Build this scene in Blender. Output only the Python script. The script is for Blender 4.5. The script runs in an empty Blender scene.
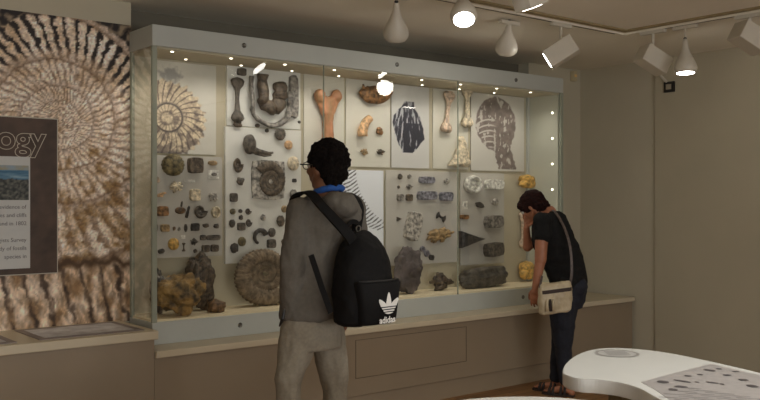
import bpy, bmesh, math, random
from mathutils import Vector, Matrix, noise
C = bpy.context.scene.collection
PI = math.pi
random.seed(4)
# ------------------------------------------------------------------ camera geometry
FOC, TH, H = 887.0, math.radians(51.1), 1.45
ST, CT = math.sin(TH), math.cos(TH)
def ray(px):
    u = (px-380)/FOC
    return CT+u*ST, ST-u*CT
def onY(px, py, Y):
    dx, dy = ray(px); t = Y/dy
    return Vector((t*dx, Y, H+(200-py)/FOC*t))
def onX(px, py, X):
    dx, dy = ray(px); t = X/dx
    return Vector((X, t*dy, H+(200-py)/FOC*t))
def onZ(px, py, z):
    t = (H-z)*FOC/(py-200); dx, dy = ray(px)
    return Vector((t*dx, t*dy, z))
def onT(px, py, t):
    dx, dy = ray(px)
    return Vector((t*dx, t*dy, H+(200-py)/FOC*t))
RV = Vector((ST, -CT, 0)); FV = Vector((CT, ST, 0)); ZV = Vector((0, 0, 1))

cam = bpy.data.objects.new('camera', bpy.data.cameras.new('camera')); C.objects.link(cam)
cam.location = (0, 0, H); cam.rotation_euler = (PI/2, 0, TH-PI/2)
cam.data.sensor_width = 36; cam.data.lens = 36*FOC/760; cam.data.clip_start = .05
bpy.context.scene.camera = cam
vs = bpy.context.scene.view_settings
vs.view_transform = 'Standard'; vs.look = 'None'; vs.gamma = 1; vs.exposure = 0; vs.use_curve_mapping = False

# ------------------------------------------------------------------ materials
def lin(c):
    return tuple((v/12.92 if v <= .04045 else ((v+.055)/1.055)**2.4) for v in c)
def s(r, g, b): return lin((r/255, g/255, b/255))
MC = {}
def mat(name, col, rough=.6, var=0, scale=20, bump=0, bscale=None, metal=0, spec=.5, stretch=None, col2=None, emit=None, estr=0):
    if name in MC: return MC[name]
    m = bpy.data.materials.new(name); m.use_nodes = True; nt = m.node_tree; N = nt.nodes; L = nt.links
    b = N['Principled BSDF']; b.inputs['Roughness'].default_value = rough; b.inputs['Metallic'].default_value = metal
    b.inputs['Specular IOR Level'].default_value = spec
    tc = N.new('ShaderNodeTexCoord'); mp = N.new('ShaderNodeMapping'); L.new(tc.outputs['Object'], mp.inputs[0])
    if stretch: mp.inputs['Scale'].default_value = stretch
    n = N.new('ShaderNodeTexNoise'); n.inputs['Scale'].default_value = scale; n.inputs['Detail'].default_value = 6
    L.new(mp.outputs[0], n.inputs['Vector'])
    r = N.new('ShaderNodeValToRGB'); c2 = col2 if col2 else tuple(v*(1-var) for v in col)
    c1 = col if col2 else tuple(min(1, v*(1+var)) for v in col)
    r.color_ramp.elements[0].position = .35; r.color_ramp.elements[1].position = .65
    r.color_ramp.elements[0].color = (*c2, 1); r.color_ramp.elements[1].color = (*c1, 1)
    L.new(n.outputs[0], r.inputs[0]); L.new(r.outputs[0], b.inputs['Base Color'])
    if bump:
        n2 = N.new('ShaderNodeTexNoise'); n2.inputs['Scale'].default_value = bscale or scale*2; n2.inputs['Detail'].default_value = 5
        L.new(mp.outputs[0], n2.inputs['Vector'])
        bp = N.new('ShaderNodeBump'); bp.inputs['Strength'].default_value = bump; bp.inputs['Distance'].default_value = .01
        L.new(n2.outputs[0], bp.inputs['Height']); L.new(bp.outputs[0], b.inputs['Normal'])
    if emit:
        b.inputs['Emission Color'].default_value = (*emit, 1); b.inputs['Emission Strength'].default_value = estr
    MC[name] = m; return m
def glass_mat(name, tint, fac=0.0, gloss=1.0, body=None):
    m = bpy.data.materials.new(name); m.use_nodes = True; nt = m.node_tree; N = nt.nodes; L = nt.links
    for n in list(N):
        if n.type == 'BSDF_PRINCIPLED': N.remove(n)
    out = [n for n in N if n.type == 'OUTPUT_MATERIAL'][0]
    tr = N.new('ShaderNodeBsdfTransparent'); tr.inputs[0].default_value = (*tint, 1)
    gl = N.new('ShaderNodeBsdfGlossy'); gl.inputs['Roughness'].default_value = .01 if not body else .25
    fr = N.new('ShaderNodeFresnel'); fr.inputs[0].default_value = 1.45
    mu = N.new('ShaderNodeMath'); mu.operation = 'MULTIPLY'; mu.inputs[1].default_value = gloss
    ge = N.new('ShaderNodeNewGeometry'); iv = N.new('ShaderNodeMath'); iv.operation = 'SUBTRACT'; iv.inputs[0].default_value = 1
    L.new(ge.outputs['Backfacing'], iv.inputs[1]); pr_ = N.new('ShaderNodeMath'); pr_.operation = 'MULTIPLY'
    L.new(fr.outputs[0], pr_.inputs[0]); L.new(iv.outputs[0], pr_.inputs[1]); L.new(pr_.outputs[0], mu.inputs[0])
    base = tr
    if body:
        df = N.new('ShaderNodeBsdfDiffuse'); df.inputs[0].default_value = (*body, 1)
        mx = N.new('ShaderNodeMixShader'); mx.inputs[0].default_value = fac
        L.new(tr.outputs[0], mx.inputs[1]); L.new(df.outputs[0], mx.inputs[2]); base = mx
    m2 = N.new('ShaderNodeMixShader'); L.new(mu.outputs[0], m2.inputs[0]); L.new(base.outputs[0], m2.inputs[1]); L.new(gl.outputs[0], m2.inputs[2])
    L.new(m2.outputs[0], out.inputs[0]); return m
def attr_mat(name, rough=.5):
    m = bpy.data.materials.new(name); m.use_nodes = True; nt = m.node_tree
    a = nt.nodes.new('ShaderNodeAttribute'); a.attribute_name = 'col'
    b = nt.nodes['Principled BSDF']; b.inputs['Roughness'].default_value = rough
    nt.links.new(a.outputs['Color'], b.inputs['Base Color']); return m
def emit_mat(name, col, st):
    return mat(name, (.8, .8, .8), emit=col, estr=st)

M_wall = mat('wall_paint', s(192, 184, 162), .85, .03, 2, .05, 120)
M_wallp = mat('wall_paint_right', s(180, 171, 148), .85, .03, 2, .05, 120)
M_alcove = mat('alcove_shade_paint', s(112, 106, 92), .9, .04, 3, .05, 120)  # wall colour darkened to carry the shade above the case
M_ceil = mat('ceiling_paint', s(232, 225, 208), .9, .03, 1.5, .04, 100)
M_trim = mat('ceiling_trim', s(150, 134, 98), .8, .03, 5)
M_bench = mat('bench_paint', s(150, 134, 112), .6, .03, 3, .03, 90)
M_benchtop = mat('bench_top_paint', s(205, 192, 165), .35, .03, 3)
M_floor = None
M_case = mat('case_metal_grey', s(186, 189, 182), .45, .02, 5)
M_caseback = mat('case_back_tan', s(190, 182, 158), .8, .04, 4)
M_caseend = mat('case_end_pale', s(196, 198, 182), .7, .03, 4)
M_casefloor = mat('case_floor_cream', s(236, 222, 188), .6, .03, 6)
M_board = mat('board_pale', s(222, 222, 214), .6, .03, 5)
M_boardwarm = mat('board_warm', s(214, 212, 198), .6, .03, 5)
M_white = mat('white_laminate', s(232, 234, 230), .25, .01, 4)
M_lamp = mat('lamp_white', s(205, 198, 182), .4, .02, 10)
M_dark = mat('dark_plastic', s(30, 28, 26), .5, .1, 30)
M_slot = mat('track_slot_dark', s(60, 54, 44), .6, .1, 30)
M_steel = mat('lock_steel', s(120, 118, 112), .35, .1, 40, metal=.8)
M_glass = glass_mat('case_glass', (.985, .988, .98), gloss=2.0)
M_edge = glass_mat('glass_edge', (.78, .82, .76), fac=.6, body=s(188, 194, 178))
M_acry = glass_mat('acrylic_sheet', (.93, .93, .92), fac=.6, gloss=.25, body=s(224, 221, 212))
M_disc = emit_mat('lamp_lens', (1, .97, .9), 16)
M_led = emit_mat('downlight_lens', (1, .9, .7), 6)
M_attr = attr_mat('printed_surface', .6)

def wood_mat():
    m = bpy.data.materials.new('wood_floor'); m.use_nodes = True; nt = m.node_tree; N = nt.nodes; L = nt.links
    b = N['Principled BSDF']; b.inputs['Roughness'].default_value = .45
    tc = N.new('ShaderNodeTexCoord'); br = N.new('ShaderNodeTexBrick')
    br.inputs['Scale'].default_value = 1; br.inputs['Brick Width'].default_value = .9; br.inputs['Row Height'].default_value = .09
    br.inputs['Mortar Size'].default_value = .003
    br.inputs['Color1'].default_value = (*s(168, 124, 78), 1); br.inputs['Color2'].default_value = (*s(140, 98, 58), 1); br.inputs['Mortar'].default_value = (*s(60, 40, 25), 1)
    L.new(tc.outputs['Object'], br.inputs['Vector'])
    n = N.new('ShaderNodeTexNoise'); n.inputs['Scale'].default_value = 6; mp = N.new('ShaderNodeMapping'); mp.inputs['Scale'].default_value = (1, 12, 1)
    L.new(tc.outputs['Object'], mp.inputs[0]); L.new(mp.outputs[0], n.inputs['Vector'])
    mx = N.new('ShaderNodeMix'); mx.data_type = 'RGBA'; mx.blend_type = 'MULTIPLY'; mx.inputs[0].default_value = .5
    L.new(br.outputs[0], mx.inputs[6]); L.new(n.outputs[0], mx.inputs[7]); L.new(mx.outputs[2], b.inputs['Base Color'])
    return m
M_floor = wood_mat()

# ------------------------------------------------------------------ mesh helpers
class MB:
    def __init__(s): s.v = []; s.f = []
    def add(s, v, f):
        o = len(s.v); s.v += [Vector(p) for p in v]; s.f += [tuple(i+o for i in q) for q in f]; return s
    def box(s, x0, x1, y0, y1, z0, z1):
        v = [(x, y, z) for x in (x0, x1) for y in (y0, y1) for z in (z0, z1)]
        return s.add(v, [(0, 1, 3, 2), (4, 6, 7, 5), (0, 4, 5, 1), (2, 3, 7, 6), (0, 2, 6, 4), (1, 5, 7, 3)])
    def obox(s, c, ax, ay, az):     # oriented box, half axes
        v = [c+ax*i+ay*j+az*k for i in (-1, 1) for j in (-1, 1) for k in (-1, 1)]
        return s.add(v, [(0, 1, 3, 2), (4, 6, 7, 5), (0, 4, 5, 1), (2, 3, 7, 6), (0, 2, 6, 4), (1, 5, 7, 3)])
    def rings(s, rs, cap=True, closed=False):
        n = len(rs[0]); v = [p for r in rs for p in r]; f = []
        m = len(rs)
        for i in range(m if closed else m-1):
            a = i*n; b = ((i+1) % m)*n
            for j in range(n):
                k = (j+1) % n; f.append((a+j, a+k, b+k, b+j))
        if cap and not closed:
            f.append(tuple(reversed(range(n)))); f.append(tuple((m-1)*n+j for j in range(n)))
        return s.add(v, f)
    def lathe(s, c, axis, prof, n=20):
        axis = axis.normalized(); a = axis.orthogonal().normalized(); b = axis.cross(a)
        return s.rings([[c+axis*h+(a*math.cos(2*PI*j/n)+b*math.sin(2*PI*j/n))*r for j in range(n)] for h, r in prof])
    def tube(s, pts, rad, n=8, flat=1.0, up=None):
        pts = [Vector(p) for p in pts]; rs = []
        if not hasattr(rad, '__len__'): rad = [rad]*len(pts)
        pa = None
        for i, p in enumerate(pts):
            d = (pts[min(i+1, len(pts)-1)]-pts[max(i-1, 0)]).normalized()
            if up is not None: a = up.cross(d)
            elif pa is None: a = d.orthogonal()
            else: a = pa-d*pa.dot(d)
            if a.length < 1e-5: a = d.orthogonal()
            a.normalize(); pa = a; b = d.cross(a)
            rs.append([p+(a*math.cos(2*PI*j/n)+b*math.sin(2*PI*j/n)*flat)*rad[i] for j in range(n)])
        return s.rings(rs)
    def sphere(s, c, r, nu=12, nv=8, rot=None):
        c = Vector(c); r = r if hasattr(r, '__len__') else (r, r, r)
        rs = []
        for i in range(nv+1):
            a = PI*(i/nv); a = min(max(a, .02), PI-.02)
            ring = []
            for j in range(nu):
                p = Vector((math.sin(a)*math.cos(2*PI*j/nu)*r[0], math.sin(a)*math.sin(2*PI*j/nu)*r[1], math.cos(a)*r[2]))
                if rot: p = rot @ p
                ring.append(c+p)
            rs.append(ring)
        return s.rings(rs)
    def cap(s, p0, p1, r0, r1, n=14):
        p0 = Vector(p0); p1 = Vector(p1); d = p1-p0; L = max(d.length, 1e-4); d.normalize(); a = d.orthogonal().normalized(); b = d.cross(a)
        rs = []
        for k in range(6):
            t = PI/2*(1-k/6)*.98; rs.append((p0-d*math.sin(t)*r0, r0*math.cos(t)))
        for k in range(0, 7):
            t = PI/2*(k/6)*.98; rs.append((p1+d*math.sin(t)*r1, r1*math.cos(t)))
        return s.rings([[c+(a*math.cos(2*PI*j/n)+b*math.sin(2*PI*j/n))*r for j in range(n)] for c, r in rs])
def link(o, parent=None):
    C.objects.link(o)
    if parent: o.parent = parent
    return o
def wloc(p):
    v = Vector((0, 0, 0))
    while p: v = v+p.location; p = p.parent
    return v
def build(name, mb, m, parent=None, loc=None, smooth=False, bevel=0, seg=2):
    me = bpy.data.meshes.new(name)
    base = wloc(parent) if parent else Vector((0, 0, 0))
    if loc is None: loc = Vector((0, 0, 0)) if parent else Vector((0, 0, 0))
    loc = Vector(loc)
    off = base if parent else loc
    me.from_pydata([tuple(v-off) for v in mb.v], [], mb.f)
    bm = bmesh.new(); bm.from_mesh(me); bmesh.ops.recalc_face_normals(bm, faces=bm.faces)
    if bevel: bmesh.ops.bevel(bm, geom=bm.edges[:], offset=bevel, segments=seg, profile=.5, affect='EDGES')
    bm.to_mesh(me); bm.free(); me.update()
    me.materials.append(m)
    if smooth: me.polygons.foreach_set('use_smooth', [True]*len(me.polygons))
    o = bpy.data.objects.new(name, me)
    if not parent: o.location = loc
    return link(o, parent)
def tag(o, label, cat, group=None, kind=None):
    if kind: o['kind'] = kind
    if label: o['label'] = label
    if cat: o['category'] = cat
    if group: o['group'] = group
    return o
def thing(name, label, cat, loc, group=None):
    o = bpy.data.objects.new(name, None); o.location = loc; o.empty_display_size = .1; link(o)
    return tag(o, label, cat, group)
def struct(name, mb, m, bevel=0):
    o = build(name, mb, m, bevel=bevel); o['kind'] = 'structure'; return o
def text_mb(txt, size, depth=.0005, outline=0, bold=0):
    cu = bpy.data.curves.new('t', 'FONT'); cu.body = txt; cu.size = size; cu.align_x = 'CENTER'; cu.align_y = 'CENTER'
    cu.resolution_u = 4; cu.offset = bold
    if outline: cu.fill_mode = 'NONE'; cu.bevel_depth = outline; cu.bevel_resolution = 0
    else: cu.extrude = depth
    o = bpy.data.objects.new('t', cu); C.objects.link(o)
    dg = bpy.context.evaluated_depsgraph_get(); dg.update()
    me = bpy.data.meshes.new_from_object(o.evaluated_get(dg))
    vs_ = [v.co.copy() for v in me.vertices]; fs = [tuple(p.vertices) for p in me.polygons]
    bpy.data.objects.remove(o); bpy.data.meshes.remove(me)
    return vs_, fs
def place_text(mb, txt, size, c, ux, uz, **k):
    v, f = text_mb(txt, size, **k); n = ux.cross(uz)
    return mb.add([c+ux*p.x+uz*p.y+n*p.z for p in v], f)
def painted(name, x0, x1, z0, z1, Yf, th, nx, nz, fn, parent=None, loc=None):
    mb = MB(); vs_ = []; cols = []
    for i in range(nz+1):
        for j in range(nx+1):
            x = x0+(x1-x0)*j/nx; z = z0+(z1-z0)*i/nz
            vs_.append((x, Yf, z)); cols.append(lin(tuple(min(1, max(0, q)) for q in fn(x, z))))
    fs = [(i*(nx+1)+j, i*(nx+1)+j+1, (i+1)*(nx+1)+j+1, (i+1)*(nx+1)+j) for i in range(nz) for j in range(nx)]
    mb.add(vs_, fs); k = len(mb.v)
    mb.add([(x, y, z) for x in (x0, x1) for y in (Yf, Yf+th) for z in (z0, z1)], [(0, 1, 3, 2), (4, 6, 7, 5), (2, 3, 7, 6), (0, 2, 6, 4), (1, 5, 7, 3)])
    cols += [(.4, .38, .33)]*8
    me = bpy.data.meshes.new(name)
    off = wloc(parent) if parent else Vector(loc or ((x0+x1)/2, Yf+th, z0))
    me.from_pydata([tuple(v-off) for v in mb.v], [], mb.f)
    a = me.color_attributes.new('col', 'FLOAT_COLOR', 'POINT')
    flat = []
    for c in cols: flat += [*c, 1]
    a.data.foreach_set('color', flat); me.materials.append(M_attr)
    o = bpy.data.objects.new(name, me)
    if not parent: o.location = off
    return link(o, parent)
def fbm(x, y, z=0, o=4):
    return noise.fractal(Vector((x, y, z)), 1.0, 2.0, o)
def mix(a, b, t):
    t = min(1, max(0, t)); return tuple(p*(1-t)+q*t for p, q in zip(a, b))
def ss(a, b, x):
    t = min(1, max(0, (x-a)/(b-a))); return t*t*(3-2*t)

# ------------------------------------------------------------------ room
CZ, XR, YW = 2.675, 6.73, 5.45
YB, YC, YM = 4.70, 4.92, 5.25
XL, XC = 2.243, 5.985          # case ends
struct('floor', MB().box(-3, 7, -3, 5.6, -.05, 0), M_floor)
struct('ceiling', MB().box(-3, 7, -3, 5.6, CZ, CZ+.05), M_ceil)
struct('wall_back', MB().box(-3, 7, YW, 5.6, 0, CZ), M_alcove)
struct('wall_mural_side', MB().box(-3, XL+.014, YM+.012, YW, 0, CZ), M_wall)
struct('wall_right_return', MB().box(XC+.02, XR, 5.33, YW, 0, CZ), M_wall)
struct('wall_right', MB().box(XR, XR+.15, -3, 5.6, 0, CZ), M_wall)
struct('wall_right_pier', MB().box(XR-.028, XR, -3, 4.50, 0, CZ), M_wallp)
struct('wall_front', MB().box(-3, 7, -3.15, -3, 0, CZ), M_wall)
struct('wall_left', MB().box(-3.15, -3, -3.15, 5.6, 0, CZ), M_wall)
t = MB().box(-3, 5.42, 3.845, 3.885, CZ-.012, CZ)
struct('trim_1', t, M_trim); struct('trim_2', MB().box(5.38, 5.42, -3, 3.845, CZ-.012, CZ), M_trim)

# mural
mc = onY(62, 122, YM)
def ammo_col(a, b, light, midc, dark, gap, g=1.72, r0=21, ribn=50):
    r = math.hypot(a, b)+1e-3; th = math.atan2(b, a)
    w = math.log(r/r0)/math.log(g)-th/(2*PI)+.28+.03*fbm(a*.04, b*.04, 3)
    k = math.floor(w); fr = w-k
    n1 = fbm(a*.03, b*.03, 1); n2 = fbm(a*.12, b*.12, 5); n3 = fbm(a*.45, b*.45, 9, 3)
    ang = (th-.10*(fr-.5)+.035*n2)*ribn/(2*PI)
    rb = .5+.5*math.cos(2*PI*ang)
    c = mix(light, midc, .35+.8*n1+.7*n2)
    c = mix(c, gap, ss(.45, .95, rb)*(.50+.3*n2)*ss(0, .15, fr)); c = mix(c, gap, .3*ss(.3, 0, fr))
    seam = math.exp(-((min(fr, 1-fr))/.035)**2)
    c = mix(c, gap, seam*.5)
    if b > 10 and r > 66:
        c = mix(c, dark, ss(.50, .85, rb+.35*n2)*ss(.05, .35, fr)*ss(10, 40, b)*ss(66, 76, r)*.95)
    c = mix(c, (.46, .33, .15), ss(.0, .7, n1+.5*n2+.3*(fr-.3))*.6*ss(10, -20, b))
    c = tuple(v*(1.04+.30*n3+.10*n2) for v in c); return c, w
def mural_fn(x, z):
    a = (x-mc.x)/.00597; b = (z-mc.z)/.00597
    a += 1.6*fbm(a*.12, b*.12, 31); b += 1.6*fbm(a*.12, b*.12, 57)
    c, w = ammo_col(a, b, (.98, .91, .84), (.76, .66, .54), (.12, .09, .08), (.36, .26, .18))
    r = math.hypot(a, b); th = math.atan2(b, a)
    if b > 0:
        edge = 112-12*(th/PI)
        if a > 0: edge = 112-.1*a
        d = r-edge+4*fbm(a*.1, b*.1, 4)
        if d > 0:
            c = mix(c, mix((.14, .11, .10), (.62, .55, .45), .4+1.3*fbm(a*.12, b*.12, 8)), ss(0, 3, d))
    if b < -130:
        q = a+.25*(b+150)+5*fbm(a*.03, b*.03, 2)+3*fbm(a*.1, b*.1, 2)
        st = .5+.5*math.cos(2*PI*q/19)
        lo = mix((.90, .81, .72), (.55, .43, .30), .45+1.1*fbm(a*.08, b*.04, 6))
        lo = mix(lo, (.18, .12, .08), ss(.70, 1.1, st+.3*fbm(a*.15, b*.04, 3))*.8)
        lo = tuple(v*(1.05+.35*fbm(q*.35, b*.10, 9, 3)) for v in lo)
        c = mix(c, lo, ss(-138, -146, b))
        c = mix(c, (.26, .17, .08), .85*math.exp(-((b+141+6*fbm(a*.05, 0, 2))/4.5)**2))
    return c
mz1 = onY(65, 17, YM).z
mur = painted('wall_mural', -.6, XL+.012, .70, mz1, YM, .012, 330, 260, mural_fn)
tag(mur, 'giant printed ammonite photo mural covering the wall left of the glass case', 'mural')

# geology board
gl = onY(58, 119, YM-.03); gb = onY(58, 273, YM-.03)
gt = thing('information_board', 'dark brown information board with outlined Geology heading hung on the ammonite mural', 'sign', (1.3, YM, gb.z))
def brown_fn(x, z):
    n = fbm(x*6, z*6, 2); n2 = fbm(x*25, z*25, 7)
    return mix((.25, .19, .15), (.34, .265, .215), .5+.8*n+.4*n2)
painted('board_panel', .3, gl.x-.004, gb.z+.004, gl.z-.004, YM-.026, .0255, 90, 90, brown_fn, gt)
build('board_edge', MB().box(.29, gl.x+.002, YM-.022, YM-.002, gb.z-.002, gl.z+.002), mat('board_edge', s(190, 182, 165), .5), gt)
cl = onY(30, 157, YM-.03); cb = onY(30, 268, YM-.03)
build('text_card', MB().box(.75, cl.x, YM-.032, YM-.025, cb.z, cl.z), mat('card_white', s(196, 196, 192), .6), gt)
pt0 = onY(0, 165, YM-.03); pt1 = onY(28.5, 200, YM-.03)
def coast_fn(x, z):
    f = (z-pt1.z)/(pt0.z-pt1.z)
    n = fbm(x*18, z*30, 3)
    if f > .86: return mix((.55, .62, .68), (.62, .58, .45), .5+n)
    if f > .6+.12*n: return mix((.22, .40, .52), (.55, .66, .72), .35+.9*fbm(x*8, z*60, 2))
    return mix((.14, .15, .15), (.42, .42, .38), .5+1.1*fbm(x*60, z*60, 4))
painted('coast_photo', .78, pt1.x, pt1.z, pt0.z, YM-.035, .004, 110, 40, coast_fn, gt)
hd = onY(3, 137, YM-.03)
m_txt = mat('heading_outline', s(205, 196, 180), .5)
v, f = text_mb('Geology', .19, outline=.0022, bold=.004)
xmax = max(p.x for p in v); zs = onY(47, 140, YM-.03)
mb = MB(); mb.add([Vector((zs.x+(p.x-xmax)*1.0, YM-.028-p.z, zs.z+p.y)) for p in v], f)
build('heading_lettering', mb, m_txt, gt)
mb = MB(); ln = ['fossil evidence of', 'the shores and cliffs', 'around in 1802', '', 'the Geologists Survey', 'study of fossils', 'species in']
for i, q in enumerate(ln):
    if not q: continue
    vv, ff = text_mb(q, .032)
    p = onY(27, 207+i*8.2, YM-.03); xm = max(a.x for a in vv)
    mb.add([Vector((p.x-.004+(a.x-xm), YM-.033-a.z, p.z+a.y)) for a in vv], ff)
build('small_lettering', mb, mat('grey_print', s(110, 105, 105), .6), gt)

# ------------------------------------------------------------------ bench
ZB = .592
XJ = 2.18
b = thing('bench', 'long cream built-in bench running under the glass case to the right wall', 'bench', (4.4, YB+.2, 0))
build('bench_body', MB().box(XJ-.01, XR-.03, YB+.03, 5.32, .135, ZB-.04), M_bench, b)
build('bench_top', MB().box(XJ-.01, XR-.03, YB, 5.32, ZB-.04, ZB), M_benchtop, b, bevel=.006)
build('plinth_board', MB().box(XJ-.01, XR-.03, YB+.042, YB+.3, .0, .13), M_bench, b)
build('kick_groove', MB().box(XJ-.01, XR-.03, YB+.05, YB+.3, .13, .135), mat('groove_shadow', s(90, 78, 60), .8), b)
pa = onY(356, 338, YB+.03); pb = onY(466, 361, YB+.03)
px0, px1, pz1, pz0 = pa.x, pb.x, ZB-.085, pb.z
build('access_panel', MB().box(px0, px1, YB+.0285, YB+.04, pz0, pz1), M_bench, b, bevel=.003)
gm = MB()
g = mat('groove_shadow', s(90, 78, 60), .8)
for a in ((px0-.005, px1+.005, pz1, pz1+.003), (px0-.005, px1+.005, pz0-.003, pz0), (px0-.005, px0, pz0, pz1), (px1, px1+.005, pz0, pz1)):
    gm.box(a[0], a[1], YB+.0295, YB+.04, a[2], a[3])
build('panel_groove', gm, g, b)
ZL = .71
b = thing('ledge', 'raised cream ledge with graphic panels under the mural at left', 'bench', (.6, YB+.2, 0))
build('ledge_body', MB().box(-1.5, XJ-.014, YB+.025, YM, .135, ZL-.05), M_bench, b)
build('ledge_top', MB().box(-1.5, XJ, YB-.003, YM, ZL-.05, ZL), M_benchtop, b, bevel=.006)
build('plinth_board', MB().box(-1.5, XJ-.014, YB+.04, YM, 0, .135), M_bench, b)
def ledge_panel(x0, x1, y0, y1, label):
    e = thing('graphic_panel', label, 'panel', ((x0+x1)/2, (y0+y1)/2, ZL), 'graphic panels on the ledge')
    build('panel_border', MB().box(x0, x1, y0, y1, ZL, ZL+.004), mat('panel_border', s(140, 128, 122), .5, .15, 20), e)
    mb = MB(); vs_ = []
    build('panel_print', MB().box(x0+.04, x1-.04, y0+.05, y1-.05, ZL+.004, ZL+.005), mat('panel_print', s(225, 223, 222), .5, .2, 9, col2=s(180, 176, 176)), e)
q0 = onZ(147, 331, ZL); q1 = onZ(54, 333, ZL); q2 = onZ(20, 344, ZL)
ledge_panel(1.54, q0.x, YB+.06, 5.20, 'grey bordered graphic panel on the ledge, the one beside the glass case')
ledge_panel(.85, onZ(20, 344, ZL).x, YB+.06, 5.20, 'grey bordered graphic panel on the ledge cut off by the left picture edge')

# ------------------------------------------------------------------ display case
ZP, ZF, ZT = .732, 2.365, 2.49
YI = 5.29
case = thing('display_case', 'long wall-mounted glass display case full of fossils with grey metal header', 'display case', ((XL+XC)/2, 5.1, ZB))
hdr = build('header', MB().box(XL, XC, YC, YI+.02, ZF, ZT), M_case, case, bevel=.003)
bs = build('base', MB().box(XL, XC, YC, YI, ZB, ZP-.008), M_case, case, bevel=.002)
build('floor_board', MB().box(XL+.01, XC-.01, YC+.02, YI, ZP-.008, ZP+.004), M_casefloor, case)
build('back_panel', MB().box(XL+.02, XC-.01, YI, YI+.02, ZB, ZF), M_caseback, case)
build('end_panel', MB().box(XC-.035, XC-.01, YC+.03, YI, ZP+.004, ZF), M_caseend, case)
build('ceiling_board', MB().box(XL+.01, XC-.01, YC+.02, YI, ZF-.012, ZF), M_caseback, case)
xs = [XL, 3.484, 4.745, XC]
for i in range(3):
    build('glass_pane', MB().box(xs[i]+.003, xs[i+1]-.003, YC+.004, YC+.012, ZP-.012, ZF), M_glass, case)
    for zz in ((ZF+.07),):
        pass
build('side_glass', MB().box(XL+.003, XL+.011, YC+.014, YM+.01, ZP, ZF), M_glass, case)
for x in (xs[1], xs[2]):
    build('glass_joint', MB().box(x-.0025, x+.0025, YC+.003, YC+.013, ZP-.01, ZF), M_edge, case)
build('corner_post', MB().box(XL, XL+.03, YC, YC+.02, ZP-.01, ZF), M_edge, case)
build('corner_post', MB().box(XL+.001, XL+.02, YM-.03, YM+.01, ZP-.01, ZF), M_edge, case)
build('corner_post', MB().box(XC-.03, XC, YC, YC+.02, ZP-.01, ZF), M_edge, case)
build('end_frame', MB().box(XC-.06, XC-.035, YI-.02, YI, ZP+.004, ZF-.012), M_case, case)
for px, py in ((244, 45.5), (397, 64.5), (516, 80)):
    p = onY(px, py, YC)
    build('lock', MB().lathe(Vector((p.x, YC+.002, p.z)), Vector((0, -1, 0)), [(0, .016), (.006, .016), (.008, .013), (.005, .006)], 16), M_steel, hdr)
for px, py in ((240, 325), (395, 309.5), (523, 297)):
    p = onY(px, py, YC)
    build('lock', MB().lathe(Vector((p.x, YC+.002, p.z)), Vector((0, -1, 0)), [(0, .016), (.006, .016), (.008, .013), (.005, .006)], 16), M_steel, bs)
def light(name, kind, loc, energy, col, size=.05, aim=None, spot=None, blend=.5):
    ld = bpy.data.lights.new(name, kind); ld.energy = energy; ld.color = col; ld.shadow_soft_size = size
    if kind == 'SPOT': ld.spot_size = math.radians(spot); ld.spot_blend = blend
    o = bpy.data.objects.new(name, ld); o.location = loc
    if aim is not None: o.rotation_euler = Vector(aim).to_track_quat('-Z', 'Y').to_euler()
    C.objects.link(o); return o
ND = 9
CASE_E = 4.2
for i in range(ND):
    x = XL+.16+(XC-XL-.50)*i/(ND-1)
    for y in (YC+.07,):
        build('downlight', MB().lathe(Vector((x, y, ZF-.012)), Vector((0, 0, -1)), [(0, .009), (.004, .009), (.004, .006)], 12), M_led, case)
        light('downlight_lamp', 'SPOT', (x, y, ZF-.03), CASE_E, (1, .92, .83), .03, (0, .12, -1), 150, .8)
    if i < ND-1:
        x2 = x+.2
        build('downlight', MB().lathe(Vector((x2, YI-.08, ZF-.012)), Vector((0, 0, -1)), [(0, .008), (.004, .008), (.004, .005)], 12), M_led, case)
for k in range(7):
    p = Vector((XC-.035, YC+.09, 2.2-k*.22))
    build('downlight', MB().lathe(p, Vector((-1, 0, 0)), [(0, .008), (.004, .008), (.004, .005)], 12), M_led, case)
    light('upright_lamp', 'SPOT', p+Vector((-.02, 0, 0)), .12, (1, .9, .74), .02, (-1, .25, 0), 120, .8)

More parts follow.
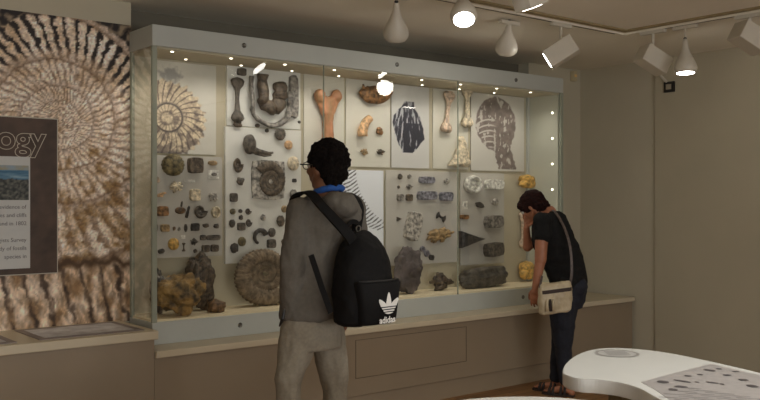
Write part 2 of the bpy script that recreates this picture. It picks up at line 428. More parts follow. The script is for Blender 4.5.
# ------------------------------------------------------------------ boards in the case
def board(name, px0, px1, py0, py1, label, m=None, th=.014, gap=0, fn=None, res=(10, 10), cat='board'):
    Yf = YI-th-gap; a = onY(px0, py0, Yf); d = onY(px1, py0, Yf); zt = onY((px0+px1)/2, py0, Yf).z
    zb = onY((px0+px1)/2, py1, Yf).z
    if fn:
        o = painted(name, a.x, d.x, zb, zt, Yf, th, *res, fn)
    else:
        o = build(name, MB().box(a.x, d.x, Yf, Yf+th, zb, zt), m or M_board, loc=((a.x+d.x)/2, Yf+th, zb), bevel=.001)
    tag(o, label, cat, 'boards inside the case'); return o
SC = .00625
pc = onY(168, 118, YI-.02)
AX1, AZ1 = (onY(178, 100, YI-.02).x-onY(158, 100, YI-.02).x)/20, (YI-.02)/ray(168)[1]/FOC
def p1_fn(x, z):
    a = (x-pc.x)/AX1; b = (z-pc.z)/AZ1; r = math.hypot(a, b); th_ = math.atan2(b, a)
    edge = 38.5+1.6*math.cos(th_*30)+1.5*math.cos(2*th_+1)+2*fbm(a*.1, b*.1, 2)
    bg = mix((.86, .85, .80), (.80, .79, .74), .5+.5*fbm(a*.03, b*.03, 7))
    n = fbm(a*.15, b*.15, 4); n3 = fbm(a*.5, b*.5, 6, 3)
    core = 13+1.5*math.cos(th_-.5)
    c = mix((.88, .82, .70), (.70, .63, .54), .4+.9*n)
    if r > core:
        rb = math.cos(30*(th_+.012*(r-13)+.03*n))
        c = mix(c, (.40, .35, .33), ss(.45, .95, rb+.3*n)*ss(core, core+5, r)*.8)
        c = mix(c, (.30, .27, .27), math.exp(-((r-core-1)/1.3)**2)*.9)
    else:
        rb = math.cos(20*th_+r*.2); c = mix(c, (.48, .42, .38), ss(.4, 1, rb)*.6*ss(2, 8, r))
        c = mix(c, (.38, .34, .32), math.exp(-((r-6.5)/1)**2)*.6)
    c = mix(c, (.34, .31, .32), ss(.1, .5, n-.012*b)*.45)
    c = mix(c, (.26, .24, .25), ss(-31, -37, b+3*n)*.8)
    c = tuple(v*(1+.15*n3) for v in c)
    c = mix(c, bg, ss(edge-1, edge+1, r))
    d2 = math.hypot((a-3)/1.6, b-44)
    c = mix(c, (.50, .50, .50), .6*ss(9, 4, d2+4*fbm(a*.2, b*.2, 1)))
    return c
board('print_board', 153.5, 216, 63, 154, 'tall pale board printed with a large brown ammonite at the left end of the case', fn=p1_fn, res=(110, 150), th=.008)
M_warmacry = M_acry
board('fossil_board', 152.5, 222, 156, 257, 'clear acrylic board holding many small fossils below the printed ammonite', m=M_acry, th=.008, gap=.03)
board('fossil_board', 227, 300.5, 66, 127.5, 'pale board carrying a dark U shaped jaw cast and long grey bones', m=M_board, th=.02)
board('fossil_board', 225.5, 301, 128.5, 262, 'pale board with square ammonite slab and rows of small dark fossils', m=M_board, th=.024)
board('fossil_board', 304, 344, 75, 168, 'plain pale board behind the big orange thigh bone', m=M_boardwarm, th=.01)
board('fossil_board', 346, 390, 78, 167, 'pale board holding the brown jaw and curved orange horn', m=M_boardwarm, th=.012)
pd = onY(409, 127, YI-.02)
AX8, AZ8 = (onY(419, 100, YI-.02).x-onY(399, 100, YI-.02).x)/20, (YI-.02)/ray(409)[1]/FOC
def p8_fn(x, z):
    a = (x-pd.x)/AX8; b = (z-pd.z)/AZ8
    w = 14.5*(1-ss(5, 27, b)*.7)*(1-ss(-8, -30, b)*.7)
    e = abs(a+1.5*math.sin(b*.15))-w+1.5*fbm(a*.12, b*.12, 3)
    c = (.82, .82, .80)
    if abs(b) < 25.5:
        st = fbm(a*.42/(1-.014*b), b*.05, 5)
        q = mix((.17, .18, .23), (.72, .73, .74), ss(.1, .35, st+(.12 if b > 4 or a < -5 else -.25)))
        c = mix(q, c, ss(-.6, .4, e))
    return c
board('print_board', 391.5, 429, 86, 168, 'white board printed with a dark blue streaked fossil fin shape', fn=p8_fn, res=(90, 160), th=.012)
board('fossil_board', 433, 468, 90, 169, 'pale grey board with three hanging limb bones behind glass joint', m=M_boardwarm, th=.01)
pr = onY(497, 132, YI-.02)
AX10, AZ10 = (onY(507, 100, YI-.02).x-onY(487, 100, YI-.02).x)/20, (YI-.02)/ray(497)[1]/FOC
def p10_fn(x, z):
    a = (x-pr.x)/AX10; b = (z-pr.z)/AZ10
    c = (.82, .81, .77); brown = mix((.44, .40, .38), (.54, .49, .46), .5+.8*fbm(a*.2, b*.2, 2))
    e = math.hypot(a/20, (b-8)/27)+.06*fbm(a*.12, b*.12, 3)+.02*math.cos(math.atan2(b, a)*14)
    e2 = max(abs(a-7+.25*(b+20))/9+.15*fbm(a*.3, b*.3, 5), abs(b+22)/15)
    ins = max(1-e, 1-e2)
    c = mix(c, brown, ss(-.02, .03, ins))
    if ins > 0:
        if a < 2 and b < 15: c = mix(c, (.80, .78, .74), ss(.45, .8, math.cos((b+.35*a+.03*a*a)*1.15))*ss(2, -6, a)*ss(.02, .12, ins))
        c = mix(c, (.78, .76, .72), ss(.22, .4, fbm(a*.3, b*.12, 8)))
    return c
board('print_board', 471, 524, 95, 171, 'white board printed with a brown fossil ribcage at right end of case', fn=p10_fn, res=(130, 150), th=.012)
pe = onY(357, 205, YI-.02)
AX11, AZ11 = (onY(367, 100, YI-.02).x-onY(347, 100, YI-.02).x)/20, (YI-.02)/ray(357)[1]/FOC
def p11_fn(x, z):
    a = (x-pe.x)/AX11; b = (z-pe.z)/AZ11
    c = (.93, .95, .97)
    u = (a*.5-b*.86); w = (a*.86+b*.5)-.012*u*u+1
    if abs(u) < 34:
        q = abs(w)/(11-.12*abs(u))
        st = math.cos(u*1.9+abs(w)*.25)-.2+.8*fbm(a*.3, b*.3, 2)
        if q < 1: c = mix(c, (.25, .26, .28), ss(.0, .6, st)*ss(1, .85, q)*.85)
    return c
board('print_board', 330, 383.5, 170, 262, 'bright white board printed with a dark curved backbone behind the man', fn=p11_fn, res=(110, 150), th=.018)
board('fossil_board', 386, 457.5, 171, 264, 'clear acrylic board with grey slate pieces right of the bright print', m=M_acry, th=.008, gap=.02)
board('fossil_board', 460.5, 504, 173, 264, 'clear acrylic board with dark triangle and grey blocks near woman', m=M_acry, th=.008, gap=.02)

# ------------------------------------------------------------------ fossils
def disp(mb, amp, freq, sd):
    for i, v in enumerate(mb.v):
        n = noise.noise_vector(v*freq+Vector((sd, sd*.7, 0)))
        mb.v[i] = v+n*amp
    return mb
def ico(sub):
    bm = bmesh.new(); bmesh.ops.create_icosphere(bm, subdivisions=sub, radius=.5)
    v = [x.co.copy() for x in bm.verts]; f = [tuple(q.index for q in p.verts) for p in bm.faces]; bm.free(); return v, f
def k_rock(sd, big=False, amp=.14, box=0.0):
    v, f = ico(5 if big else 3); mb = MB()
    vv = []
    for p in v:
        q = p*2
        if box:
            m = max(abs(q.x), abs(q.y), abs(q.z)); q = q*((1-box)+box/m)
        n = noise.fractal(q*1.5+Vector((sd*3.1, sd, 0)), 1, 2, 4)
        if big: n = n+.35*noise.voronoi(q*2.2+Vector((sd, 0, 0)))[0][0]+.28*noise.fractal(q*7+Vector((sd, 0, 0)), 1, 2, 3)-.2
        q = q*(1+amp*2*n); vv.append(q*.5)
    return mb.add(vv, f)
def k_ammonite(sd, turns=3.0, ribs=26, seg=None, open_=False, g=1.9, n=8):
    mb = MB(); N_ = int(turns*(56 if seg is None else seg)); rs = []
    for i in range(N_+1):
        th = 2*PI*turns*i/N_; R = g**(th/(2*PI)-turns)
        rad = R*(1-1/g)/2*1.12; rc = R-rad; rad *= 1+.13*math.cos(th*ribs)
        d = Vector((math.cos(th), 0, math.sin(th)))
        ring = [d*(rc+rad*math.cos(2*PI*j/n))+Vector((0, 1.2*rad*math.sin(2*PI*j/n), 0)) for j in range(n)]
        rs.append(ring)
    mb.rings(rs); return norm(mb)
def norm(mb):
    lo = Vector([min(v[k] for v in mb.v) for k in range(3)]); hi = Vector([max(v[k] for v in mb.v) for k in range(3)])
    for i, v in enumerate(mb.v):
        mb.v[i] = Vector([(v[k]-(lo[k]+hi[k])/2)/max(hi[k]-lo[k], 1e-5) for k in range(3)])
    return mb
def k_slab(sd, amp=.03, cut=.12):
    mb = MB(); rs = []
    for y in (-.5, -.42, .5):
        sh = .94 if y == -.5 else 1
        ring = []
        for k in range(16):
            a = 2*PI*k/16; m = max(abs(math.cos(a)), abs(math.sin(a)))
            x = math.cos(a)/m*.5; z = math.sin(a)/m*.5
            q = 1+amp*2.5*noise.noise(Vector((x*3+sd, z*3, sd)))
            if k % 4 == 2: q *= 1-cut
            ring.append(Vector((x*q*sh, y, z*q*sh)))
        rs.append(ring)
    return norm(mb.rings(rs))
def k_shell(sd):
    mb = MB(); vv = []; n = 36; m = 7
    rs = []
    for i in range(m):
        t = (i+.3)/m; 
        rs.append([Vector((math.cos(2*PI*j/n)*t*(1+.05*math.cos(j*PI)), -.55*math.sqrt(max(0, 1-t*t))*(1+.10*math.cos(j*PI)), math.sin(2*PI*j/n)*t-.35*(1-t))) for j in range(n)])
    rs.append([Vector((p.x, .12, p.z)) for p in rs[-1]])
    return norm(mb.rings(rs))
def k_bone(sd):      # vertical long bone with knobbed ends
    mb = MB(); prof = [(-.5, .10), (-.48, .22), (-.42, .30), (-.34, .26), (-.25, .15), (0, .11), (.22, .13), (.33, .24), (.42, .30), (.48, .22), (.5, .08)]
    mb.rings([[Vector((math.cos(2*PI*j/12)*r*(1+.3*abs(math.cos(2*PI*j/12))*(abs(h) > .3))*.9, math.sin(2*PI*j/12)*r, h)) for j in range(12)] for h, r in prof])
    return norm(disp(mb, .03, 4, sd))
def k_horn(sd):
    pts = []; rad = []
    for i in range(12):
        t = i/11; a = -.1+t*1.25
        pts.append(Vector((math.cos(a)*-1.0, 0, math.sin(a)*1.3))); rad.append(.33-.07*t)
    return norm(disp(MB().tube(pts, rad, 10), .03, 3, sd))
def k_stick(sd): return norm(disp(MB().tube([Vector((0, 0, -.5+i/6)) for i in range(7)], [.1, .14, .12, .13, .1, .12, .08], 8), .02, 4, sd))
def k_tri(sd):
    mb = MB(); n = 24; rs = []
    for y, sc_ in ((-.5, .8), (-.3, .97), (.5, 1)):
        ring = []
        for j in range(n):
            t = j/n*3; e = int(t); f_ = t-e; P_ = [Vector((-.5, 0, .5)), Vector((-.5, 0, -.5)), Vector((.55, 0, 0))]
            p = P_[e].lerp(P_[(e+1) % 3], f_)
            p = (p-Vector((-.15, 0, 0)))*sc_*(1+.08*noise.noise(p*5+Vector((sd, 0, 0))))+Vector((-.15, 0, 0)); p.y = y; ring.append(p)
        rs.append(ring)
    return norm(mb.rings(rs))
def k_branch(sd):
    rnd = random.Random(sd); mb = MB()
    for k in range(15):
        a = k*2.4+rnd.uniform(-.3, .3); p0 = Vector((0, 0, -.1)); d = Vector((math.cos(a), 0, math.sin(a)))
        pts = [p0+d*rnd.uniform(.34, .5)*q+Vector((rnd.uniform(-.08, .08), rnd.uniform(-.2, .1), rnd.uniform(-.08, .08))) for q in (0, .35, .7, 1)]
        mb.tube(pts, [.17, .14, .11, .07], 7)
    mb.sphere((0, 0, 0), (.28, .3, .28)); return norm(mb)
def k_trilo(sd):
    mb = MB(); rs = []
    for i in range(15):
        t = i/14; w = math.sin(PI*(.12+.8*t))**.7*.5*(1+.10*math.cos(i*PI)); z = .5-t
        rs.append([Vector((math.cos(2*PI*j/12)*w, math.sin(2*PI*j/12)*w*.6, z)) for j in range(12)])
    return norm(mb.rings(rs))
def k_crescent(sd):
    mb = MB(); pts = []; rad = []
    for i in range(16):
        a = math.radians(20+i*15); pts.append(Vector((math.cos(a), 0, math.sin(a)))); rad.append(.42*(1-.035*i)*(1+.08*math.cos(i*2.2)))
    return norm(disp(MB().tube(pts, rad, 10), .04, 3, sd))
def k_ring(sd):
    mb = MB(); mb.rings([[Vector((math.cos(a)*(1+.25*math.cos(b)), .3*math.sin(b), math.sin(a)*(1+.25*math.cos(b)))) for b in [2*PI*j/8 for j in range(8)]] for a in [2*PI*i/28 for i in range(28)]], closed=True)
    mb.sphere((0, .1, 0), (.8, .12, .8)); return norm(mb)
def k_skull(sd):      # rounded cranium with long beak to +x
    mb = MB(); mb.sphere((-.3, 0, 0), (.34, .3, .5), 16, 10)
    mb.tube([Vector((-.2, 0, -.25)), Vector((.2, 0, -.33)), Vector((.75, 0, -.42)), Vector((1.0, 0, -.38))], [.22, .14, .09, .05], 10)
    mb.tube([Vector((0, 0, -.45)), Vector((.5, 0, -.55)), Vector((.9, 0, -.5))], [.08, .06, .04], 8)
    return norm(disp(mb, .03, 5, sd))
def k_knob(sd):
    mb = MB(); mb.sphere((0, 0, .15), (.42, .4, .35), 16, 10); mb.sphere((-.2, -.1, -.15), (.3, .3, .3)); mb.sphere((.22, -.05, -.2), (.28, .3, .3)); mb.tube([Vector((.05, 0, .1)), Vector((.1, 0, -.48))], [.2, .24], 10)
    return norm(disp(mb, .07, 5, sd))
def k_jaw(sd):
    mb = MB(); pts = []; rad = []
    for i in range(16):
        a = math.radians(188+i*11); pts.append(Vector((math.cos(a)*1.0, 0, math.sin(a)*.42))); rad.append(.24+.26*math.sin(PI*i/15))
    mb.tube(pts, rad, 12)
    for i in range(2, 14, 2): mb.tube([pts[i], pts[i]+Vector((0, -.1, .42))], [.1, .06], 7)
    return norm(disp(mb, .05, 4, sd))
def k_card(sd): return MB().box(-.5, .5, -.5, .5, -.5, .5)
def k_cone(sd):
    mb = MB(); rs = []
    for i in range(12):
        t = i/11; w = (.12+.38*t**1.2)*(1+.08*math.sin(t*15)); rs.append([Vector((math.cos(2*PI*j/12)*w+.1*math.sin(t*4), math.sin(2*PI*j/12)*w*.8, .5-t)) for j in range(12)])
    mb.rings(rs); mb.sphere((-.2, 0, -.4), (.25, .3, .15)); mb.sphere((.25, 0, -.38), (.25, .3, .15))
    return norm(disp(mb, .05, 4, sd))
KIND = dict(rock=k_rock, ammonite=k_ammonite, slab=k_slab, shell=k_shell, bone=k_bone, horn=k_horn, stick=k_stick, tri=k_tri, branch=k_branch, trilobite=k_trilo,
            crescent=k_crescent, ring=k_ring, skull=k_skull, knob=k_knob, jaw=k_jaw, card=k_card, cone=k_cone)
NAMES = dict(rock='fossil_stone', ammonite='ammonite_fossil', slab='fossil_slab', shell='fossil_shell', bone='fossil_bone', horn='fossil_horn', stick='fossil_spine', tri='triangular_fossil',
             branch='fossil_coral', trilobite='trilobite_fossil', crescent='crescent_fossil', ring='ring_fossil', skull='fossil_skull', knob='fossil_joint', jaw='fossil_jaw', card='label_card', cone='fossil_horn_core')
COL = dict(dk=(92, 87, 80), bk=(60, 58, 56), gr=(132, 130, 126), lg=(176, 174, 168), br=(112, 88, 62), tn=(158, 134, 96), ol=(122, 112, 78), pl=(206, 196, 172), wh=(226, 222, 212),
           yl=(205, 166, 88), orr=(208, 172, 130), pk=(200, 180, 160), bl=(126, 128, 140), ob=(140, 104, 66), gb=(92, 82, 70))
def rmat(c):
    r, g_, b_ = COL[c]
    if c in ('pl', 'wh', 'yl', 'orr', 'pk', 'tn'): lo_ = .76
    else: lo_ = .52
    return mat('fossil_'+dict(dk='dark_brown', bk='black', gr='grey', lg='light_grey', br='brown', tn='tan', ol='olive', pl='cream', wh='white', yl='yellow', orr='orange', pk='pink', bl='slate_blue', ob='ochre', gb='grey_brown')[c],
               s(min(255, r*1.2), min(255, g_*1.18), min(255, b_*1.15)), .5, 0, 38, .6, 90, col2=s(r*lo_, g_*lo_, b_*lo_))
def fossil(px, py, w, h, kind, c, label, rot=0, front=None, dep=None, group='fossils mounted in the case', cat='fossil', kw={}, sd=None, name=None):
    Yf = front if front else YI-.03
    p = onY(px, py, Yf); dx, dy = ray(px); k = p.y/dy/FOC
    W = (onY(px+w/2, py, Yf)-onY(px-w/2, py, Yf)).x; Hh = h*k
    D = dep if dep else max(.008, min(W, Hh)*.45)
    sd_ = sd if sd is not None else (px*.37+py*.11) % 50
    mb = KIND[kind](sd_, **kw)
    if rot:
        R_ = Matrix.Rotation(math.radians(-rot), 3, 'Y'); big = 1
        for i, v in enumerate(mb.v): 
            q = Vector((v.x*W, v.y*D, v.z*Hh)); mb.v[i] = R_ @ q
    else:
        for i, v in enumerate(mb.v): mb.v[i] = Vector((v.x*W, v.y*D, v.z*Hh))
    my = max(v.y for v in mb.v)
    off = Vector((p.x, Yf-my+.002, p.z))
    for i, v in enumerate(mb.v): mb.v[i] = v+off
    o = build(name or NAMES[kind], mb, rmat(c), loc=(p.x, Yf, p.z-Hh/2), smooth=kind not in ('slab', 'card', 'tri'))
    tag(o, label, cat, group); return o
F2 = YI-.038      # front of the acrylic boards at left
G1 = 'fossils on the left acrylic board'
T2 = [
 (172, 165, 22, 22, 'shell', 'ol', 'largest round olive shell, top left of the acrylic board below the ammonite print'),
 (194, 165.5, 14, 16, 'slab', 'gb', 'grey brown slab beside the large round shell under the ammonite print'),
 (212.5, 163, 10, 5, 'shell', 'tn', 'small tan oval shell at top right of the left acrylic board'),
 (157, 180, 5.5, 5.5, 'rock', 'pk', 'small pinkish fossil at left edge below the large round shell'),
 (175, 187, 13, 12, 'branch', 'pl', 'cream star-like coral fossil under the large round shell'),
 (161.5, 194.5, 11, 5, 'horn', 'orr', 'flat orange fossil at left edge of the left acrylic board'),
 (194, 195, 10, 12, 'slab', 'pl', 'cream fossil with grey middle under the grey brown slab'),
 (212.5, 197, 10, 9, 'branch', 'lg', 'light grey branching fossil at right edge of the left acrylic board'),
 (162, 211, 11, 10, 'slab', 'ob', 'ochre square fossil in the row with the dark round ammonite'),
 (181.5, 204, 6, 2, 'stick', 'bk', 'tiny black bar fossil above the brown oval shell'),
 (180, 210.5, 11, 7, 'shell', 'br', 'brown oval shell next to a dark slanting stick'),
 (187.5, 212, 3.5, 12, 'stick', 'bk', 'dark slanting stick-like fossil left of the dark round ammonite'),
 (200, 212, 13.5, 13.5, 'ammonite', 'dk', 'dark round ammonite on the left acrylic board'),
 (215, 212, 9, 12, 'ring', 'pl', 'pale ring-shaped fossil right of the dark round ammonite'),
 (155.5, 227.5, 3.5, 7, 'slab', 'dk', 'narrow dark fossil at left end of the small square row'),
 (164.5, 228, 8.5, 7.5, 'slab', 'tn', 'tan square slab at left in the small square row'),
 (174, 228.5, 3, 4, 'rock', 'br', 'tiny brown fossil just right of the tan square slab'),
 (179, 229, 3, 4, 'rock', 'gr', 'tiny grey fossil left of the thin upright spine'),
 (185.5, 228, 4, 8, 'trilobite', 'dk', 'thin upright dark fossil left of the nearly black square'),
 (194.5, 227, 8, 8, 'slab', 'bk', 'nearly black square fossil under the dark round ammonite'),
 (205.5, 225.5, 7, 4, 'rock', 'gb', 'small flat grey brown fossil right of the nearly black square'),
 (216, 226, 5.5, 5, 'rock', 'dk', 'small dark stone at right end of the small square row'),
 (173, 244, 11, 12, 'shell', 'yl', 'yellowish round shell low on the left acrylic board'),
 (193.5, 241.5, 8, 8, 'branch', 'dk', 'dark knobbly fossil right of the thin dark column'),
 (202.5, 237.5, 5.5, 5.5, 'slab', 'dk', 'small dark square left of the long dark bar'),
 (213, 237.5, 14, 5.5, 'slab', 'dk', 'long dark bar fossil near right edge of the left acrylic board'),
 (205, 248.5, 7.5, 7.5, 'slab', 'gb', 'left one of two squares in the lower right corner of the acrylic board'),
 (214, 248, 7.5, 7.5, 'slab', 'gb', 'right one of two squares in the lower right corner of the acrylic board'),
 (183.5, 247, 4, 9, 'bone', 'gb', 'thin dark column fossil right of the yellowish round shell'),
 (161, 251, 7, 5, 'rock', 'dk', 'dark flat stone in the lower left corner of the acrylic board'),
 (195, 251, 4, 4, 'rock', 'dk', 'tiny dark stone at the bottom below the dark knobbly fossil'),
]
for r in T2: fossil(*r, front=F2, group=G1, rot={187.5: -16, 181.5: 82}.get(r[0], 0))
for (px, py, w, h, lb) in ((213.5, 174.5, 10.5, 8.5, 'white card with a small grey fossil under the tan oval shell'), (189.5, 181, 11, 2.6, 'thin white label strip under the grey brown slab'),
                           (183, 237, 4.5, 4, 'tiny white label above the thin dark column fossil')):
    fossil(px, py, w, h, 'card', 'wh', lb, front=F2, dep=.004, cat='label card', group='label cards in the case')
fossil(214, 174.5, 5.5, 3.5, 'rock', 'gr', 'small grey fossil mounted on the white card', front=F2-.004, group=G1)
F3 = YI-.02; G3 = 'bones on the upper grey board'
fossil(241, 72, 8.5, 7.5, 'slab', 'dk', 'small dark square fossil at top left above the long grey bone', front=F3, group=G3)
fossil(236, 100, 14, 45, 'bone', 'dk', 'long grey upright bone with knobbed ends left of the U shaped jaw', front=F3, group=G3)
def u_shape(pxa, pya, pxb, pyb, pxc, pyc, r, c, label, name):
    a, d, e = [onY(x, y, F3-.02) for x, y in ((pxa, pya), (pxb, pyb), (pxc, pyc))]
    pts = [a]; cx = (d.x+e.x)/2; rx = abs(e.x-d.x)/2
    for i in range(13):
        q = PI+PI*i/12; pts.append(Vector((cx+rx*math.cos(q), a.y, d.z+(rx*.9)*math.sin(q))))
    pts.append(e); 
    pts = [pts[0].lerp(pts[1], k/4) for k in range(4)]+pts[1:-1]+[pts[-2].lerp(pts[-1], (k+1)/4) for k in range(4)]
    pts = [Vector((p.x, p.y+.012*math.sin(i*1.3), p.z)) for i, p in enumerate(pts)]
    rr = [r*(1+.14*math.cos(i*2.6)) for i in range(len(pts))]
    mb = MB().tube(pts, rr, 10, flat=.7)
    o = build(name, mb, rmat(c), loc=(cx, F3, d.z-rx), smooth=True); tag(o, label, 'fossil', G3)
u_shape(252, 76, 252, 104, 290, 92, .021, 'gr', 'thin grey outer U shaped jaw bone on the upper grey board', 'fossil_jaw')
u_shape(263, 74, 263, 98, 280, 84, .052, 'gb', 'thick dark inner U shaped snout fossil on the upper grey board', 'fossil_snout')
fossil(292.5, 97, 8.5, 43, 'slab', 'gr', 'upright grey bar fossil right of the U shaped jaw', front=F3, group=G3)
fossil(257, 125.5, 5, 4, 'rock', 'gb', 'small stone below the left curve of the U shaped jaw', front=F3, group=G3)
fossil(299, 122, 3, 3, 'rock', 'bk', 'tiny black dot fossil at right corner of upper grey board', front=F3, group=G3)
F4 = YI-.024; G4 = 'fossils on the white middle-left board'
T4 = [
 (266.5, 130.5, 4, 4, 'rock', 'dk', 'tiny dark stone at top centre of the white board with ammonite slab'),
 (236.5, 123.5, 9, 8, 'knob', 'gb', 'small brown knob under the long grey bone'),
 (279, 134.5, 12, 12, 'trilobite', 'dk', 'dark trilobite at top right above the peach shell'),
 (256, 146, 30, 22, 'skull', 'dk', 'dark skull-like fossil with long beak above the ammonite slab'),
 (288, 145, 8, 9, 'shell', 'orr', 'small peach shell right of the dark skull-like fossil'),
 (292.5, 163.5, 11, 14, 'shell', 'pl', 'pale oval shell right of the ammonite slab'),
 (237.5, 165.5, 10, 15, 'ammonite', 'gb', 'brown coiled fossil left of the ammonite slab top'),
 (239.5, 181, 7.5, 8, 'rock', 'dk', 'dark round stone left of the ammonite slab middle'),
 (294, 180.5, 4, 4, 'slab', 'bk', 'tiny black square right of the ammonite slab'),
 (292.5, 194.5, 8.5, 10, 'trilobite', 'gr', 'grey oval fossil right of the ammonite slab bottom'),
 (233, 197.5, 7, 9, 'slab', 'dk', 'dark upright fossil left of the ammonite slab bottom'),
 (232.5, 211.5, 6, 6, 'shell', 'ol', 'olive round shell first in the row below the ammonite slab'),
 (240, 211, 4, 4, 'rock', 'bk', 'tiny black stone second in the row below the ammonite slab'),
 (248, 211.5, 6.5, 6.5, 'ammonite', 'dk', 'small dark ammonite third in the row below the ammonite slab'),
 (240.5, 217.5, 4.5, 5, 'rock', 'dk', 'tiny dark stone in the centre of the small fossil cluster'),
 (231.5, 223.5, 7, 8, 'trilobite', 'dk', 'dark oval fossil at left of the lower cluster row'),
 (240.5, 226.5, 7.5, 8, 'slab', 'dk', 'dark square fossil in middle of the lower cluster row'),
 (248.5, 223, 6.5, 8, 'ammonite', 'dk', 'dark coiled fossil at right of the lower cluster row'),
 (262.5, 217.5, 5.5, 6, 'rock', 'lg', 'faint light grey stone alone below the ammonite slab'),
 (284, 209, 6, 7, 'shell', 'tn', 'small tan shell beside the sleeve of the man, upper left one'),
 (291, 209, 6, 7, 'shell', 'pl', 'small pale shell beside the sleeve of the man, upper right one'),
 (279.5, 221, 9, 11, 'trilobite', 'gb', 'brown oval fossil near the sleeve of the man'),
 (288, 220, 6, 8, 'shell', 'lg', 'light grey shell touching the sleeve of the man'),
 (259, 236, 15, 16, 'crescent', 'bk', 'black crescent-shaped fossil above the giant ammonite'),
 (271, 232.5, 8.5, 9, 'trilobite', 'dk', 'dark oval fossil upper right of the black crescent'),
 (270.5, 243.5, 8, 9, 'slab', 'dk', 'dark squarish fossil lower right of the black crescent'),
 (241.5, 241.5, 8, 9.5, 'shell', 'ol', 'olive oval shell upper left of the giant ammonite'),
 (233.5, 248, 8, 9.5, 'rock', 'bk', 'black oval stone at lower left corner of the white board'),
 (284, 242, 6.5, 7, 'rock', 'dk', 'dark stone just left of the elbow of the man'),
]
for r in T4: fossil(*r, front=F4, group=G4)
# ammonite slab: slab with the ammonite as part
sl = onY(267.5, 180, F4); W_ = onY(284, 180, F4).x-onY(251, 180, F4).x
e = thing('ammonite_slab', 'square grey slab with a large ribbed ammonite on the white board', 'fossil', (sl.x, F4, sl.z-.14), 'fossils on the white middle-left board')
mb = k_slab(3, .02, .06)
for i, v in enumerate(mb.v): mb.v[i] = Vector((sl.x+v.x*W_, F4-.008+v.y*.024, sl.z+v.z*.275))
build('slab', mb, rmat('lg'), e)
mb = k_ammonite(1, 3.4, 30, 80, g=1.75, n=10)
for i, v in enumerate(mb.v): mb.v[i] = Vector((sl.x+.012+v.x*W_*.93, F4-.022+v.y*.035, sl.z+.01+v.z*.25))
build('ammonite', mb, rmat('gb'), e, smooth=True)

# big thigh bone
fy = YI-.012
mb = MB()
def pp(px, py, d=0): return onY(px, py, fy-.03-d)
mb.cap(pp(328, 104), pp(328, 170), .041, .043); mb.cap(pp(325, 100), pp(327, 120), .032, .032); mb.cap(pp(331, 100), pp(329, 120), .032, .032)
mb.sphere(pp(319.5, 96, .01), (.042, .045, .050)); mb.sphere(pp(336.5, 96, .01), (.042, .045, .050)); mb.cap(pp(319.5, 96), pp(324, 112), .035, .03); mb.cap(pp(336.5, 96), pp(331, 112), .035, .03)
def remesh(mb, vox, smooth=4, dispa=0, dfreq=8, dvec=None):
    me = bpy.data.meshes.new('tmp'); me.from_pydata([tuple(v) for v in mb.v], [], mb.f)
    bm = bmesh.new(); bm.from_mesh(me); bmesh.ops.recalc_face_normals(bm, faces=bm.faces); bm.to_mesh(me); bm.free()
    o = bpy.data.objects.new('tmp', me); C.objects.link(o)
    r = o.modifiers.new('r', 'REMESH'); r.mode = 'VOXEL'; r.voxel_size = vox
    if smooth: sm = o.modifiers.new('s', 'SMOOTH'); sm.iterations = smooth; sm.factor = .5
    dg = bpy.context.evaluated_depsgraph_get(); dg.update()
    m2 = bpy.data.meshes.new_from_object(o.evaluated_get(dg))
    out = MB(); out.v = [v.co.copy() for v in m2.vertices]; out.f = [tuple(p.vertices) for p in m2.polygons]
    if dispa:
        for i, v in enumerate(m2.vertices):
            q = v.co*dfreq
            if dvec: q = Vector((v.co.x*dvec[0], v.co.y*dvec[1], v.co.z*dvec[2]))
            out.v[i] = v.co+v.normal*dispa*noise.fractal(q, 1, 2, 3)
    bpy.data.objects.remove(o); bpy.data.meshes.remove(m2)
    return out
mb = remesh(mb, .007, 4, .006, 20)
tb = build('thigh_bone', mb, mat('bone_orange', s(204, 142, 104), .5, 0, 9, .3, 60, col2=s(158, 122, 84), stretch=(3, 3, .6)), loc=(pp(328, 170).x, fy, pp(328, 170).z), smooth=True)
tag(tb, 'large orange brown thigh bone standing upright above the head of the man', 'fossil', 'fossils mounted in the case')
F7 = YI-.012; G7 = 'fossils on the horn board'
fossil(374, 94, 34, 21, 'jaw', 'ob', 'large brown curved jaw at top of the horn board', front=F7, group=G7, rot=8)
fossil(363, 126, 14, 22, 'horn', 'orr', 'curved orange horn below the brown jaw', front=F7, group=G7)
fossil(378.5, 131, 7, 8, 'knob', 'ob', 'small ochre knob right of the curved orange horn', front=F7, group=G7)
fossil(363, 152, 8, 7, 'branch', 'tn', 'tan spiky fossil lower left on the horn board', front=F7, group=G7)
fossil(380, 152, 9, 6, 'branch', 'gb', 'grey brown spiky fossil lower right on the horn board', front=F7, group=G7)
G9 = 'limb bones by the glass joint'
fossil(445.5, 112, 12, 42, 'bone', 'pk', 'long pinkish bone left of the glass joint', front=F7, group=G9, rot=-8)
fossil(465, 107, 12, 42, 'bone', 'pl', 'long tan bone right of the glass joint', front=F7, group=G9)
fossil(457, 152, 23, 32, 'cone', 'pl', 'broad cone-shaped tan bone below the two long limb bones', front=F7, group=G9, dep=.07)
F12 = YI-.028; G12 = 'fossils on the middle acrylic board'
